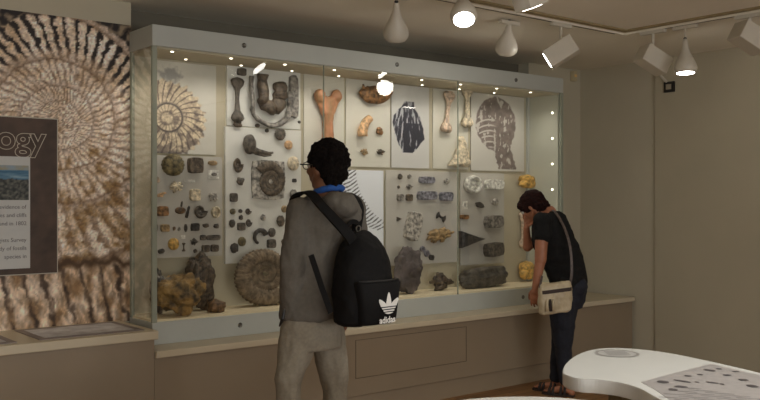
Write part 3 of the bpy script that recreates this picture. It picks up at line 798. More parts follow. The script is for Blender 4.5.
T12 = [
 (399.5, 176.5, 4.5, 5.5, 'rock', 'dk', 'tiny dark stone at top left of the slate board'),
 (409, 176.5, 4.5, 4, 'rock', 'gr', 'tiny grey stone second in top row of the slate board'),
 (426, 180, 15.5, 7, 'slab', 'bl', 'upper small oblong slate bar on the middle acrylic board'),
 (446, 181, 6, 5, 'rock', 'lg', 'faint pale stone at top right of the slate board'),
 (398.5, 187, 3, 3, 'rock', 'dk', 'tiniest dark dot fossil in second row of slate board'),
 (408.5, 187, 7, 6, 'branch', 'gr', 'small grey lumpy fossil in second row of slate board'),
 (399.5, 197.5, 6, 7, 'slab', 'gr', 'small grey square at left in third row of slate board'),
 (408.5, 197.5, 6, 7, 'slab', 'gb', 'small grey brown square second in third row of slate board'),
 (426, 195.5, 19, 9, 'slab', 'bl', 'longest slate bar in third row of the middle acrylic board'),
 (445, 196.5, 13, 9, 'slab', 'bl', 'slate block at right in third row of the middle acrylic board'),
 (399, 219, 5, 4.5, 'tri', 'dk', 'tiny dark pointed fossil left of the tilted grey slab'),
 (411, 226, 13, 29, 'slab', 'lg', 'long tilted light grey slab on the middle acrylic board'),
 (440, 217, 6, 12, 'bone', 'bk', 'small black bone-shaped fossil right of the tilted grey slab'),
 (438, 235, 29, 15, 'branch', 'tn', 'twisted tan bone cluster on the middle acrylic board'),
 (422, 249, 5.5, 6, 'rock', 'bl', 'upper one of three small round stones in a slanting line'),
 (426, 253.5, 5.5, 6, 'rock', 'bl', 'middle one of three small round stones in a slanting line'),
 (431, 257.5, 5.5, 6, 'rock', 'bk', 'lowest one of three small round stones in a slanting line'),
]
for r in T12: fossil(*r, front=F12, group=G12, rot={411: -16, 440: 65, 438: 12}.get(r[0], 0), **({'dep': .05} if r[0] == 438 else {}))
G13 = 'fossils on the right acrylic board'
T13 = [
 (470.5, 184.5, 16, 18, 'ring', 'wh', 'white round coral at top left of right acrylic board'),
 (493, 184.5, 18, 10, 'slab', 'wh', 'white oblong slab with dark patches beside the white coral'),
 (479, 205, 9, 5.5, 'rock', 'bk', 'small black leaf-shaped fossil below the white coral'),
 (494, 202, 6.5, 7, 'rock', 'lg', 'pale small stone below the white oblong slab'),
 (464, 217, 8.5, 4.5, 'slab', 'ob', 'small ochre bar above the dark triangle'),
 (492, 221.5, 17.5, 13, 'slab', 'gr', 'grey block above the dark square block on right acrylic board'),
 (470, 239, 24, 17, 'tri', 'bk', 'big nearly black triangle pointing right on right acrylic board'),
 (492, 249.5, 17.5, 14, 'slab', 'dk', 'dark square block right of the black triangle'),
]
for r in T13: fossil(*r, front=F12, group=G13, rot={479: -12, 492: 3}.get(r[0], 0))
fossil(495, 187, 10, 4, 'rock', 'dk', 'dark patchy fossil lying on the white oblong slab', front=F12-.012, group=G13)
fossil(465, 205, 5, 8, 'card', 'wh', 'white numbered card left of the black leaf-shaped fossil', front=F12, dep=.004, cat='label card', group='label cards in the case')
p = onY(465, 205, F12-.005); mb = MB(); place_text(mb, '1', .045, p, Vector((1, 0, 0)), Vector((0, 0, 1)))
# number as its own small marking, parented to the card
crd = [o for o in C.objects if o.get('label', '').startswith('white numbered')][0]
build('number_print', mb, M_dark, crd)
# yellow pieces on the far right
fossil(523, 181.5, 18, 14, 'knob', 'yl', 'yellow knobbly bone above the hair of the woman', front=YI, group='yellow bones at the right end', dep=.1)
fossil(521, 230, 8, 36, 'bone', 'pk', 'pale pinkish bone behind the raised hand of the woman', front=YI, group='yellow bones at the right end')
fossil(522.5, 270, 16, 19, 'knob', 'yl', 'yellow knobbly skull piece low beside the arm of the woman', front=YI, group='yellow bones at the right end', dep=.1)

# pieces standing on the case floor
def standing(px, w, h, Y, kind, c, label, dep, name, kw={}, sd=1, rot=0, m=None):
    zf = ZP+.004; dx, dy = ray(px); t_ = Y/dy; k = t_/FOC
    W = (onY(px+w/2, 200, Y)-onY(px-w/2, 200, Y)).x; Hh = h*k; x = onY(px, 200, Y).x
    mb = KIND[kind](sd, **kw)
    R_ = Matrix.Rotation(math.radians(-rot), 3, 'Y')
    for i, v in enumerate(mb.v): mb.v[i] = R_ @ Vector((v.x*W, v.y*dep, v.z*Hh))
    mz = min(v.z for v in mb.v)
    for i, v in enumerate(mb.v): mb.v[i] = Vector((x+v.x, Y+v.y, zf+max(v.z-mz-.01, 0)))
    o = build(name, mb, m or rmat(c), loc=(x, Y, zf), smooth=True); tag(o, label, 'fossil', 'large specimens on the case floor'); return o
ROCK = mat('rock_ochre', s(176, 142, 84), .6, 0, 16, 1, 45, col2=s(70, 62, 48))
standing(179, 42, 40, 5.05, 'rock', 'ob', 'big yellow brown rough rock in the lower left of the case', .19, 'rough_rock', dict(big=True, amp=.17), 2, 0, ROCK)
standing(158, 14, 42, 5.20, 'rock', 'dk', 'dark rough rock in the far left bottom corner of the case', .10, 'rough_rock', dict(big=True, amp=.15), 7)
standing(200, 24, 52, 5.19, 'rock', 'gb', 'tall grey brown rock leaning behind the yellow brown rock', .12, 'rough_rock', dict(big=True, amp=.14, box=.3), 5)
standing(216, 17, 13, 5.05, 'rock', 'br', 'low brown flat rock right of the yellow brown rock', .12, 'rough_rock', dict(amp=.15), 11)
standing(261, 52, 59, 5.16, 'ammonite', 'gb', 'giant coiled ammonite resting on the case floor left of the man', .13, 'giant_ammonite', dict(turns=3.85, ribs=44, seg=130, g=1.85, n=12), 1, 0,
         mat('ammonite_brown', s(150, 132, 108), .75, 0, 30, .7, 60, col2=s(92, 80, 64)))
standing(407.5, 22, 41, 5.12, 'rock', 'gr', 'tall dark grey rock standing right of the backpack', .12, 'standing_rock', dict(big=True, amp=.13, box=.45), 21, 0,
         mat('rock_purple_grey', s(104, 96, 96), .8, 0, 9, .7, 40, col2=s(62, 56, 54)))
standing(441, 22, 20, 5.15, 'branch', 'gb', 'branching brown fossil on the floor between two big rocks', .1, 'branching_fossil', {}, 3)
standing(483, 43, 21, 5.12, 'rock', 'dk', 'long dark oval rock lying on the floor under the dark triangle', .16, 'oval_rock', dict(big=True, amp=.07, box=.35), 14, 4,
         mat('rock_dark_olive', s(98, 92, 80), .7, 0, 12, .8, 40, col2=s(44, 42, 38)))

# ------------------------------------------------------------------ track lights
YT, XT = 3.965, 5.45
tr = thing('light_track', 'white ceiling light track running parallel to the glass case', 'light track', (3, YT, CZ))
build('rail', MB().box(-2.5, 5.52, YT-.022, YT+.022, CZ-.012, CZ), M_ceil, tr)
build('slot', MB().box(-2.5, 5.4, YT-.006, YT+.006, CZ-.0135, CZ-.011), M_slot, tr)
tr2 = thing('light_track', 'white ceiling light track running along the right wall side', 'light track', (XT+.08, 1, CZ))
build('rail', MB().box(XT+.04, XT+.084, -2.8, YT-.03, CZ-.012, CZ), M_ceil, tr2)
build('slot', MB().box(XT+.056, XT+.068, -2.8, 3.75, CZ-.0135, CZ-.011), M_slot, tr2)
def cone_lamp(p, aim, label, E=0, along='x', spot=70, drop=None):
    """p = centre of the lens; aim = direction the lens faces"""
    aim = Vector(aim).normalized(); p = Vector(p)
    L_ = .24; back = p-aim*L_
    e = thing('cone_spotlight', label, 'spotlight', (back.x, back.y, CZ), 'cone spotlights on the ceiling tracks')
    prof = [(0, .014), (.02, .018), (.07, .025), (.11, .040), (.15, .060), (.18, .073), (.205, .078), (.225, .076), (.240, .066)]
    build('lamp_shade', MB().lathe(back, aim, prof, 28), M_lamp, e, smooth=True)
    build('lens', MB().lathe(back+aim*.2405, aim, [(0, .060), (.001, .060), (.0012, .05)], 24), M_disc, e)
    build('stem', MB().tube([back-aim*.005+Vector((0, 0, 0)), Vector((back.x, back.y, back.z+.03)), Vector((back.x, back.y, CZ-.03))], .006, 8), M_lamp, e)
    build('pivot', MB().sphere(back, .013, 10, 8), M_dark, e, smooth=True)
    ax = (.09, .018) if along == 'x' else (.018, .09)
    build('track_adapter', MB().box(back.x-ax[0], back.x+ax[0], back.y-ax[1], back.y+ax[1], CZ-.036, CZ-.012), M_lamp, e, bevel=.003)
    if E: light('spot_lamp', 'SPOT', p+aim*.01, E, (1, .93, .8), .05, aim, spot, .6)
    return e
def box_lamp(c, aim, label, E=0, along='x', L_=.215, Wd=.15, Hd=.13, spot=110):
    """box wall washer; c = body centre"""
    aim = Vector(aim).normalized(); c = Vector(c); side = aim.cross(ZV).normalized(); up = side.cross(aim)
    e = thing('box_wallwasher', label, 'spotlight', (c.x, c.y, CZ), 'box spotlights on the ceiling tracks')
    build('housing', MB().obox(c, aim*L_/2, side*Wd/2, up*Hd/2), M_lamp, e, bevel=.006)
    build('lens', MB().lathe(c+aim*(L_/2-.001), aim, [(0, Hd*.44), (.003, Hd*.44), (.0035, Hd*.3)], 28), M_disc, e)
    top = Vector((c.x, c.y, CZ-.03))
    build('stem', MB().tube([c, top], .01, 8), M_lamp, e)
    ax = (.1, .018) if along == 'x' else (.018, .1)
    build('track_adapter', MB().box(c.x-ax[0], c.x+ax[0], c.y-ax[1], c.y+ax[1], CZ-.036, CZ-.012), M_lamp, e, bevel=.003)
    if E: light('wash_lamp', 'SPOT', c+aim*(L_/2+.02), E, (1, .93, .8), .07, aim, spot, .7)
    return e
def lens_at(px, py, Y=None, X=None):
    return onY(px, py, Y) if Y else onX(px, py, X)
ES, EB = 9, 4
cone_lamp(lens_at(396, 38, Y=4.13), FV*.64-ZV*.76, 'cone spotlight hanging at upper centre, pointing at the case left of centre', ES)
cone_lamp(lens_at(506, 52, Y=4.25), FV*.64-ZV*.76, 'cone spotlight pointing at the case, right of the bright round lens', ES)
cone_lamp(lens_at(464, 19.5, Y=3.62), (-.35, -.42, -.80), 'cone spotlight with glaring round lens tilted toward the viewer', ES, spot=100)
cone_lamp(lens_at(685.5, 73, X=XT+.062), (-.06, -.05, -1), 'cone spotlight pointing straight down near the right wall', ES, 'y')
box_lamp(onY(561, 52, YT), -RV*.82+FV*.19-ZV*.52, 'box spotlight aimed down at the case beside the corner of the tracks', EB)
box_lamp(onT(526, -11, 4.9), RV*.35+FV*.17-ZV*.93, 'box spotlight cut by the top picture edge with bright slanting strip', EB)
box_lamp(onX(653, 60, XT+.062), RV*.85+FV*.2-ZV*.48, 'box spotlight aimed at the right wall above the socket box', EB*.35, 'y')
box_lamp(onX(750, 38, XT+.062), RV*.85+FV*.2-ZV*.48, 'box spotlight aimed at the right wall cut by the right picture edge', EB*.35, 'y')
# the same track carries on past the left of the frame
cone_lamp((.6, 4.05, 2.36), (.05, .55, -.8), 'cone spotlight on the track far beyond the left picture edge', ES*.4)
# unseen lamps added to lift the room's ambient light and the table
for (x, y) in ((1, -.8), (3.4, .2), (-1, 1.2), (3.2, 1.6)):
    cone_lamp((x, y, 2.42), (0, 0, -1), 'cone spotlight added out of view as room fill light', 0)
    light('room_fill_lamp', 'SPOT', (x, y, 2.38), 60 if x == 3.2 else 32, (1, .97, .92), .06, (0, 0, -1), 150, .8)

# unseen window frame and area light, added to raise the room's ambient light
wn = MB()
WX0, WX1, WZ0, WZ1 = -2.6, 4.4, .9, 2.35
for q in ((WX0-.06, WX1+.06, WZ1, WZ1+.06), (WX0-.06, WX1+.06, WZ0-.06, WZ0), (WX0-.06, WX0, WZ0, WZ1), (WX1, WX1+.06, WZ0, WZ1), (-.29, -.23, WZ0, WZ1), (2.03, 2.09, WZ0, WZ1)):
    wn.box(q[0], q[1], -3.0, -2.95, q[2], q[3])
struct('added_window_1', wn, M_white)
ar = light('added_fill_light', 'AREA', ((WX0+WX1)/2, -2.97, (WZ0+WZ1)/2), 260, (.97, .98, 1), .1, (0, 1, .4))
ar.data.shape = 'RECTANGLE'; ar.data.size = WX1-WX0; ar.data.size_y = WZ1-WZ0
# sensor, socket
p = onY(573.5, 76, 5.31)
e = thing('motion_sensor', 'small cream motion sensor high on the wall right of the case', 'sensor', (p.x, 5.33, p.z))
build('sensor_body', MB().box(p.x-.026, p.x+.026, 5.285, 5.33, p.z-.05, p.z+.045), mat('sensor_cream', s(200, 186, 150), .5), e, bevel=.006)
build('sensor_lens', MB().box(p.x-.018, p.x+.018, 5.28, 5.29, p.z-.012, p.z+.012), mat('sensor_lens', s(235, 200, 130), .3), e, bevel=.003)
XP = XR-.028
p = onX(670, 87, XP)
e = thing('socket_box', 'small square black framed socket high on the right wall', 'socket', (XP, p.y, p.z))
build('frame', MB().box(XP-.02, XP, p.y-.05, p.y+.05, p.z-.045, p.z+.045), M_dark, e, bevel=.003)
build('socket_face', MB().box(XP-.024, XP-.018, p.y-.025, p.y+.025, p.z-.022, p.z+.022), mat('socket_face', s(170, 160, 138), .5), e)
p2 = onX(664, 76, XP)
build('cable', MB().tube([p+Vector((-.01, .02, .04)), p2+Vector((-.015, .02, 0)), onX(663, 68, XP)+Vector((-.015, .03, 0))], .012, 8), M_lamp, e)

# ------------------------------------------------------------------ tables
def smooth_poly(pts, n=6):
    out = []; m = len(pts)
    for i in range(m):
        p0, p1, p2, p3 = pts[i-1], pts[i], pts[(i+1) % m], pts[(i+2) % m]
        for k in range(n):
            t_ = k/n
            out.append(.5*((2*p1)+(p2-p0)*t_+(2*p0-5*p1+4*p2-p3)*t_*t_+(3*p1-p0-3*p2+p3)*t_**3))
    return out
def slabtop(pts, z0, z1, r=.006):
    c = sum(pts, Vector((0, 0, 0)))/len(pts); mb = MB()
    def ring(z, ins): return [Vector((p.x+(c.x-p.x)*ins, p.y+(c.y-p.y)*ins, z)) for p in pts]
    return mb.rings([ring(z0, .012), ring(z0+r, 0), ring(z1-r, 0), ring(z1-r*.3, .004), ring(z1, .014)])
ZTB = .75
def px_poly(l, z): return [onZ(a, b_, z) for a, b_ in l]
t1 = smooth_poly(px_poly([(562.5, 371), (566, 363), (577, 354.5), (592, 349.3), (612, 347.5), (636, 348.6), (665, 352), (700, 358.8), (760, 372.5), (815, 388), (862, 408), (880, 440), (850, 470), (790, 475), (735, 458), (690, 426), (668, 404.5), (653, 395.5), (638, 387.5), (618, 382), (598, 379.4), (578, 378), (566, 374.5)], ZTB))
TB = thing('display_table', 'white kidney-shaped display table with fossil graphics at lower right', 'table', (3.0, 2.0, 0))
build('tabletop', slabtop(t1, ZTB-.055, ZTB), M_white, TB)
M_leg = mat('table_leg_brown', s(120, 108, 78), .6, .1, 8)
for q in (onZ(620, 365, ZTB), onZ(745, 395, ZTB), onZ(780, 440, ZTB)):
    build('leg', MB().box(q.x-.035, q.x+.035, q.y-.035, q.y+.035, 0, ZTB-.05), M_leg, TB, bevel=.004)
gp = px_poly([(641, 382), (676, 372.5), (711, 363.8), (760, 375.3), (810, 389.5), (850, 411), (858, 438), (832, 460), (785, 465), (735, 448), (700, 424), (672, 401.5), (656, 390)], ZTB+.0012)
gg = build('fossil_graphic', MB().add(gp+[p-Vector((0, 0, .001)) for p in gp], [tuple(range(13)), tuple(reversed(range(13, 26)))]+[(i, (i+1) % 13, 13+(i+1) % 13, 13+i) for i in range(13)]), mat('graphic_grey', s(176, 172, 170), .35, .05, 30), TB)
sil = MB()
def blot(px, py, w, h, ang=0, sd=0):
    c = onZ(px, py, ZTB+.0024); k = .0041; n = 16
    ux = RV; uy = FV; ring = []
    for j in range(n):
        a = 2*PI*j/n; rr = 1+.25*noise.noise(Vector((math.cos(a)*2+sd, math.sin(a)*2, sd)))
        x_ = math.cos(a)*w*k/2*rr; y_ = math.sin(a)*h*k*5.2/2*rr
        ring.append(c+ux*(x_*math.cos(ang)-y_*math.sin(ang))+uy*(x_*math.sin(ang)+y_*math.cos(ang)))
    sil.add(ring, [tuple(range(n))])
for i, (a, b_, w, h, an) in enumerate([(663, 381.8, 11, 2.6, 0), (682, 381, 19, 1.3, -.9), (681, 386.6, 12, 1.8, -.3), (688, 375.8, 7, 1.2, -.6), (709.5, 370.2, 13, 1.6, -.8), (700, 374.5, 6, 1, 0), (719, 368.8, 6, 1.2, -.5), (727, 375, 8, 1.4, 0), (743.5, 379.8, 9, 2, 0),
        (712, 382.5, 12, 1.2, -.7), (673, 389.5, 8, 2, .2), (722, 384, 4, 1.2, 0), (736, 371.5, 7, .9, -.4), (697, 382, 4, 1, 0), (752, 386, 10, 2.4, 0)]):
    blot(a, b_, w, h, an, i*3.1)
build('fossil_silhouettes', sil, mat('print_dark', s(84, 80, 82), .45), gg)
lines = MB()
for r_ in range(7):
    for c_ in range(5):
        a = onZ(688+c_*16-r_*5+random.uniform(-1, 1), 388+r_*3.2+c_*2.6, ZTB+.0023)
        d = Vector((.55, -.83, 0))*.05; w_ = Vector((.83, .55, 0))*.0035
        lines.add([a-d-w_, a+d-w_, a+d+w_, a-d+w_], [(0, 1, 2, 3)])
build('caption_lines', lines, mat('print_mid', s(146, 142, 142), .45), gg)
rc = onZ(617, 353.4, ZTB+.001)
def discring(c, r0, r1, z, n=40):
    mb = MB(); vs_ = [c+Vector((math.cos(2*PI*j/n)*r, math.sin(2*PI*j/n)*r, z)) for r in (r0, r1) for j in range(n)]
    return mb.add(vs_, [(j, (j+1) % n, n+(j+1) % n, n+j) for j in range(n)])
ring = build('round_emblem', discring(rc, .085, .1, .0008), mat('print_ring', s(160, 158, 156), .4), TB)
build('emblem_disc', MB().lathe(rc-Vector((0, 0, .0005)), ZV, [(0, .085), (.0006, .085)], 40), mat('emblem_grey', s(205, 205, 202), .35), ring)
lm = MB()
for k in range(4):
    a = rc+Vector((0, 0, .001))+FV*(.042-.028*k); lm.add([a-RV*.05-FV*.006, a+RV*.05-FV*.006, a+RV*.05+FV*.006, a-RV*.05+FV*.006], [(0, 1, 2, 3)])
build('emblem_lines', lm, mat('print_ring', s(160, 158, 156), .4), ring)
t2 = smooth_poly(px_poly([(448, 402), (470, 398.6), (495, 396.9), (522, 396.2), (550, 396.8), (576, 398.8), (600, 403), (640, 425), (645, 470), (600, 520), (500, 535), (430, 500), (415, 440), (430, 410)], ZTB))
TB2 = thing('display_table', 'white table top edge just showing at the bottom centre of the picture', 'table', (1.6, 1.6, 0))
build('tabletop', slabtop(t2, ZTB-.055, ZTB), M_white, TB2)
for q in (onZ(480, 430, ZTB), onZ(590, 440, ZTB), onZ(540, 500, ZTB)):
    build('leg', MB().box(q.x-.035, q.x+.035, q.y-.035, q.y+.035, 0, ZTB-.05), M_leg, TB2, bevel=.004)

# ------------------------------------------------------------------ people
class Fr:      # local frame for a figure: pixel + depth offset -> world
    def __init__(s, t0): s.t0 = t0
    def __call__(s, px, py, d=0): return onT(px, py, s.t0+d)
def loft(mb, secs, n=28, sq=2.0):
    """secs: (centre, ax(Vector), ay(Vector)) superellipse sections"""
    rs = []
    for c, ax, ay in secs:
        ring = []
        for j in range(n):
            a = 2*PI*j/n; ca, sa = math.cos(a), math.sin(a)
            ring.append(c+ax*math.copysign(abs(ca)**(2/sq), ca)+ay*math.copysign(abs(sa)**(2/sq), sa))
        rs.append(ring)
    return mb.rings(rs)
def hand(mb, wrist, d, side, nrm, sc=1.0, curl=.5, tside=1, fr=.0088):
    """d finger direction, side towards thumb, nrm palm normal (curl direction)"""
    d = d.normalized(); side = (side-d*side.dot(d)).normalized(); nrm = nrm.normalized()
    pal = wrist+d*.085*sc
    mb.cap(wrist, wrist+d*.03*sc, .026*sc, .027*sc)
    for k in range(4):
        o_ = side*(.030-.020*k)*sc
        kn = wrist+d*(.088-.004*abs(k-1))*sc+o_
        mb.cap(wrist+d*.02*sc+o_*.55, kn, .015*sc, .0125*sc)
        L_ = (.074, .082, .076, .06)[k]*sc; c_ = curl*(1+.12*k); p_ = kn; a_ = 0
        for seg_, fl in enumerate((.45, .31, .24)):
            a_ += c_*(.55 if seg_ == 0 else .8)
            q = p_+(d*math.cos(a_)+nrm*math.sin(a_)+side*(.10-.07*k)*.6)*L_*fl
            mb.cap(p_, q, fr*sc*(1-.08*seg_), fr*sc*(.94-.1*seg_), 10); p_ = q
    p_ = wrist+d*.022*sc+side*.024*sc
    q = p_+(d*.7+side*.62+nrm*.35).normalized()*.042*sc; mb.cap(p_, q, .0145*sc, .0115*sc, 10)
    r_ = q+(d*.9+side*.25+nrm*.4).normalized()*.03*sc; mb.cap(q, r_, .0108*sc, .0095*sc, 10)
    u_ = r_+(d*.95+side*.05+nrm*.45).normalized()*.022*sc; mb.cap(r_, u_, .0093*sc, .0078*sc, 10)
def head(mb, c, f, up, sc=1.0, fem=False):
    """c = head centre, f = face direction, up"""
    f = f.normalized(); up = (up-f*up.dot(f)).normalized(); r = f.cross(up)
    R_ = Matrix((r, f, up)).transposed()
    def P_(x, y, z): return c+(r*x+f*y+up*z)*sc
    mb.sphere(P_(0, -.012, .028), (.074*sc, .094*sc, .088*sc), 20, 14, R_)
    mb.sphere(P_(0, .030, -.03), (.060*sc, .062*sc, .075*sc), 18, 12, R_)
    mb.sphere(P_(0, .055, -.088), (.032*sc, .026*sc, .024*sc), 14, 10, R_)
    mb.cap(P_(0, .088, .012), P_(0, .108, -.028), .010*sc, .0135*sc)
    for sx in (-1, 1):
        mb.cap(P_(sx*.035, .03, -.075), P_(sx*.06, -.02, -.03), .02*sc, .022*sc)
        mb.cap(P_(sx*.034, .078, .028), P_(sx*.012, .086, .028), .011*sc, .010*sc)
        mb.sphere(P_(sx*.04, .064, -.022), (.022*sc, .02*sc, .018*sc), 10, 8, R_)
        mb.sphere(P_(sx*.078, -.012, -.005), (.010*sc, .02*sc, .031*sc), 10, 8, R_)
    mb.cap(P_(-.016, .082, -.058), P_(.016, .082, -.058), .0075*sc, .0075*sc); mb.cap(P_(-.012, .081, -.067), P_(.012, .081, -.067), .0075*sc, .0075*sc)
    return P_, R_
def face_parts(P_, sc, body):
    for sx in (-1, 1):
        e_ = build('eye', MB().sphere(P_(sx*.03, .081, .008), .0125*sc, 12, 8), mat('eye_white', s(210, 205, 195), .3), body, smooth=True)
        build('iris', MB().sphere(P_(sx*.03, .0915*1.0, .008), .0048*sc, 8, 6), mat('eye_iris', s(40, 28, 20), .2), e_, smooth=True)
        build('eyebrow', MB().tube([P_(sx*.045, .083, .027), P_(sx*.03, .091, .031), P_(sx*.014, .094, .027)], .004*sc, 6), mat('brow_hair', s(26, 20, 17), .9), body)
    build('lips', MB().tube([P_(-.02, .086, -.062), P_(0, .092, -.061), P_(.02, .086, -.062)], .0048*sc, 6), mat('lip', s(140, 80, 68), .5), body)

# ---- man
m_ = Fr(4.2)
f = (-RV*.7+FV*.7).normalized(); lf = (-RV*.7-FV*.7).normalized()      # facing, his left
skinM = mat('skin_brown', s(120, 80, 56), .55, .08, 30, .08, 150)
bd = MB()
HC = m_(325, 167, .0)
hf = (-RV*.72+FV*.70).normalized(); hup = (ZV-hf*.02).normalized()
P_m, R_m = head(bd, HC, hf, hup, .96)
bd.cap(m_(326, 172, .0), m_(326, 198, -.0), .056, .062)
pel = m_(314, 330); chest = m_(322, 225)
loft(bd, [(pel, lf*.15, f*.10), (m_(317, 290), lf*.14, f*.095), (chest, lf*.16, f*.11), (m_(324, 205), lf*.15, f*.08), (m_(325, 196), lf*.07, f*.06)])
zs_ = {}
Lsh = m_(325, 212)+lf*.150; Rsh = m_(325, 209)-lf*.175
Lel = m_(292, 266, -.16); Lwr = m_(290, 312, -.10)
Rel = Rsh+Vector((0, 0, -.28))-f*.03-lf*.03; Rwr = Rel+f*.10+lf*.02+Vector((0, 0, -.22))
bd.cap(m_(325, 203), Lsh, .05, .052); bd.cap(m_(325, 203), Rsh, .05, .052)
bd.cap(Lsh, Lel, .048, .037); bd.cap(Lel, Lwr, .036, .026); hand(bd, Lwr, Vector((0, 0, -1))-lf*.22+f*.1, f, -lf, .95, .3)
bd.cap(Rsh, Rel, .048, .037); bd.cap(Rel, Rwr, .036, .026); hand(bd, Rwr, Vector((0, 0, -1))+f*.25, f, lf, 1, .4)
def foot(px, py, d, tz): q = m_(px, py, d); return Vector((q.x, q.y, tz))
Lh = m_(299, 338, -.06); Rh = m_(328, 338, .05)
Lk = m_(288, 412, -.13); Rk = m_(336.5, 412, .08)
La = Vector((*m_(286, 400, -.18).xy, .09)); Ra = Vector((*m_(341, 400, .06).xy, .09))
for h_, k_, a_, mid in ((Lh, Lk, La, m_(289, 378, -.11)), (Rh, Rk, Ra, m_(334.5, 378, .07))):
    bd.cap(h_, mid, .064, .050); bd.cap(mid, k_, .050, .044); bd.cap(k_, a_, .044, .036); bd.cap(a_-Vector((0, 0, .035)), a_+f*.15-Vector((0, 0, .05)), .038, .03); bd.cap(a_+Vector((0, 0, .0)), a_-f*.03-Vector((0, 0, .05)), .036, .035)
manb = build('person', remesh(bd, .006, 3), skinM, loc=(m_(314, 330).x, m_(314, 330).y, 0), smooth=True)
tag(manb, 'person in grey hoodie and grey sweatpants with black backpack, looking up at the case', 'person')
face_parts(P_m, .96, manb)
# hair: short afro made of many small tufts
hr = MB(); rnd = random.Random(5)
hr.sphere(P_m(0, -.028, .045), (.092, .100, .092), 20, 14, R_m)
hr.sphere(P_m(0, -.060, -.012), (.078, .065, .082), 18, 12, R_m)
for k in range(520):
    z_ = rnd.uniform(-.75, 1); a = rnd.uniform(0, 2*PI); q = math.sqrt(1-z_*z_)
    dv = Vector((q*math.cos(a), q*math.sin(a), z_))
    pt = Vector((0, -.034, .036))+Vector((dv.x*.087, dv.y*.095, dv.z*.095))
    if dv.y > .45 and z_ < .42: continue
    if dv.y > -.05 and z_ < -.1: continue
    hr.sphere(P_m(*pt), rnd.uniform(.007, .0125), 7, 5)
build('hair', remesh(hr, .0045, 1, .012, 38), mat('hair_black', s(22, 18, 16), .95, .2, 60, .6, 300, spec=.1), manb, smooth=True)
# glasses
gm_ = MB()
for sx in (-1, 1):
    gm_.tube([P_m(sx*.03+.022*math.cos(a), .105, .008+.018*math.sin(a)) for a in [2*PI*i/16 for i in range(17)]], .0022, 6)
    gm_.tube([P_m(sx*.052, .105, .012), P_m(sx*.082, .09, .014), P_m(sx*.088, -.01, .008)], .003, 6)
gm_.tube([P_m(-.008, .107, .012), P_m(.008, .107, .012)], .002, 6)
build('glasses', gm_, M_dark, manb)
# hoodie
hd_ = MB()
hem = m_(311, 313)
loft(hd_, [(m_(311, 318), lf*.162, f*.125), (hem, lf*.168, f*.130), (m_(313, 290), lf*.165, f*.13), (m_(317, 258), lf*.168, f*.133), (m_(322, 228), lf*.176, f*.132), (m_(324, 211), lf*.165, f*.11), (m_(325, 202), lf*.135, f*.09), (m_(325.5, 196), lf*.095, f*.075)])
hd_.cap(m_(325, 206), Lsh+Vector((0, 0, .0)), .062, .068); hd_.cap(m_(325, 206), Rsh, .062, .068)
hd_.cap(Lsh, Lel, .070, .060); hd_.cap(Lel, Lwr+Vector((0, 0, -.005)), .060, .046)
hd_.cap(Rsh, Rel, .066, .056); hd_.cap(Rel, Rwr+Vector((0, 0, .02)), .056, .042)
hoodie_mat = mat('hoodie_grey', s(106, 101, 93), .95, .06, 60, .25, 250, spec=.1)
hoodie = build('hoodie', remesh(hd_, .0075, 4, .010, 9, (13, 13, 7)), hoodie_mat, manb, smooth=True)
ho = MB()
pts = []
for i in range(13):
    a = math.radians(-160+i*320/12); q = m_(328.5, 198)+lf*math.sin(a)*.088-f*math.cos(a)*.095
    q.z -= .008*(1+math.cos(a)); pts.append(q)
ho.tube([p+Vector((0, 0, -.015)) for p in pts], [.018+.022*math.sin(PI*i/12) for i in range(13)], 12)
ho.sphere(m_(344, 205, -.11), (.07, .07, .06), 16, 12); ho.sphere(m_(351, 214, -.05), (.05, .05, .07), 14, 10); ho.sphere(m_(335, 201, -.12), (.06, .06, .045), 14, 10)
build('hood', remesh(ho, .006, 5, .008, 14), hoodie_mat, hoodie, smooth=True)
sh_ = MB(); ptsc = []
for i in range(25):
    a = 2*PI*i/24; q = m_(328.5, 191)+lf*math.sin(a)*.060-f*math.cos(a)*.066; ptsc.append(q+Vector((0, 0, .016*math.cos(a))))
sh_.tube(ptsc, .017, 10)
build('shirt_collar', remesh(sh_, .005, 2, .004, 30), mat('collar_blue', s(34, 84, 158), .8, .1, 40), manb, smooth=True)
# sweatpants
sp = MB()
loft(sp, [(m_(311, 312), lf*.148, f*.112), (m_(312, 325), lf*.162, f*.130), (m_(312.5, 338), lf*.165, f*.13), (m_(315, 347), lf*.150, f*.115)])
for h_, k_, a_, mid in ((Lh, Lk, La, m_(289, 378, -.11)), (Rh, Rk, Ra, m_(334.5, 378, .07))):
    sp.cap(h_, mid, .094, .067); sp.cap(mid, k_, .064, .058); sp.cap(k_, k_.lerp(a_, .6), .066, .058); sp.cap(k_.lerp(a_, .6), a_+Vector((0, 0, .03)), .058, .05)
pantm = mat('sweatpants_grey', s(140, 132, 117), .95, .07, 70, .2, 250, spec=.1)
pants = build('sweatpants', remesh(sp, .0075, 4, .011, 9, (12, 12, 6)), pantm, manb, smooth=True)
build('pocket_slit', MB().tube([m_(284.5, 309, -.24), m_(283, 318, -.24), m_(279.5, 326, -.2)], [.005, .009, .004], 8), M_dark, pants)
for a_ in (La, Ra):
    sh = MB(); sh.cap(a_-Vector((0, 0, .045))-f*.03, a_-Vector((0, 0, .05))+f*.16, .044, .038); sh.cap(a_, a_-Vector((0, 0, .04)), .045, .045)
    q = remesh(sh, .008, 3)
    for i, v in enumerate(q.v): v.z = max(v.z, 0.0); q.v[i] = v
    build('shoe', q, mat('shoe_dark', s(40, 38, 38), .6, .1, 20), manb, smooth=True)
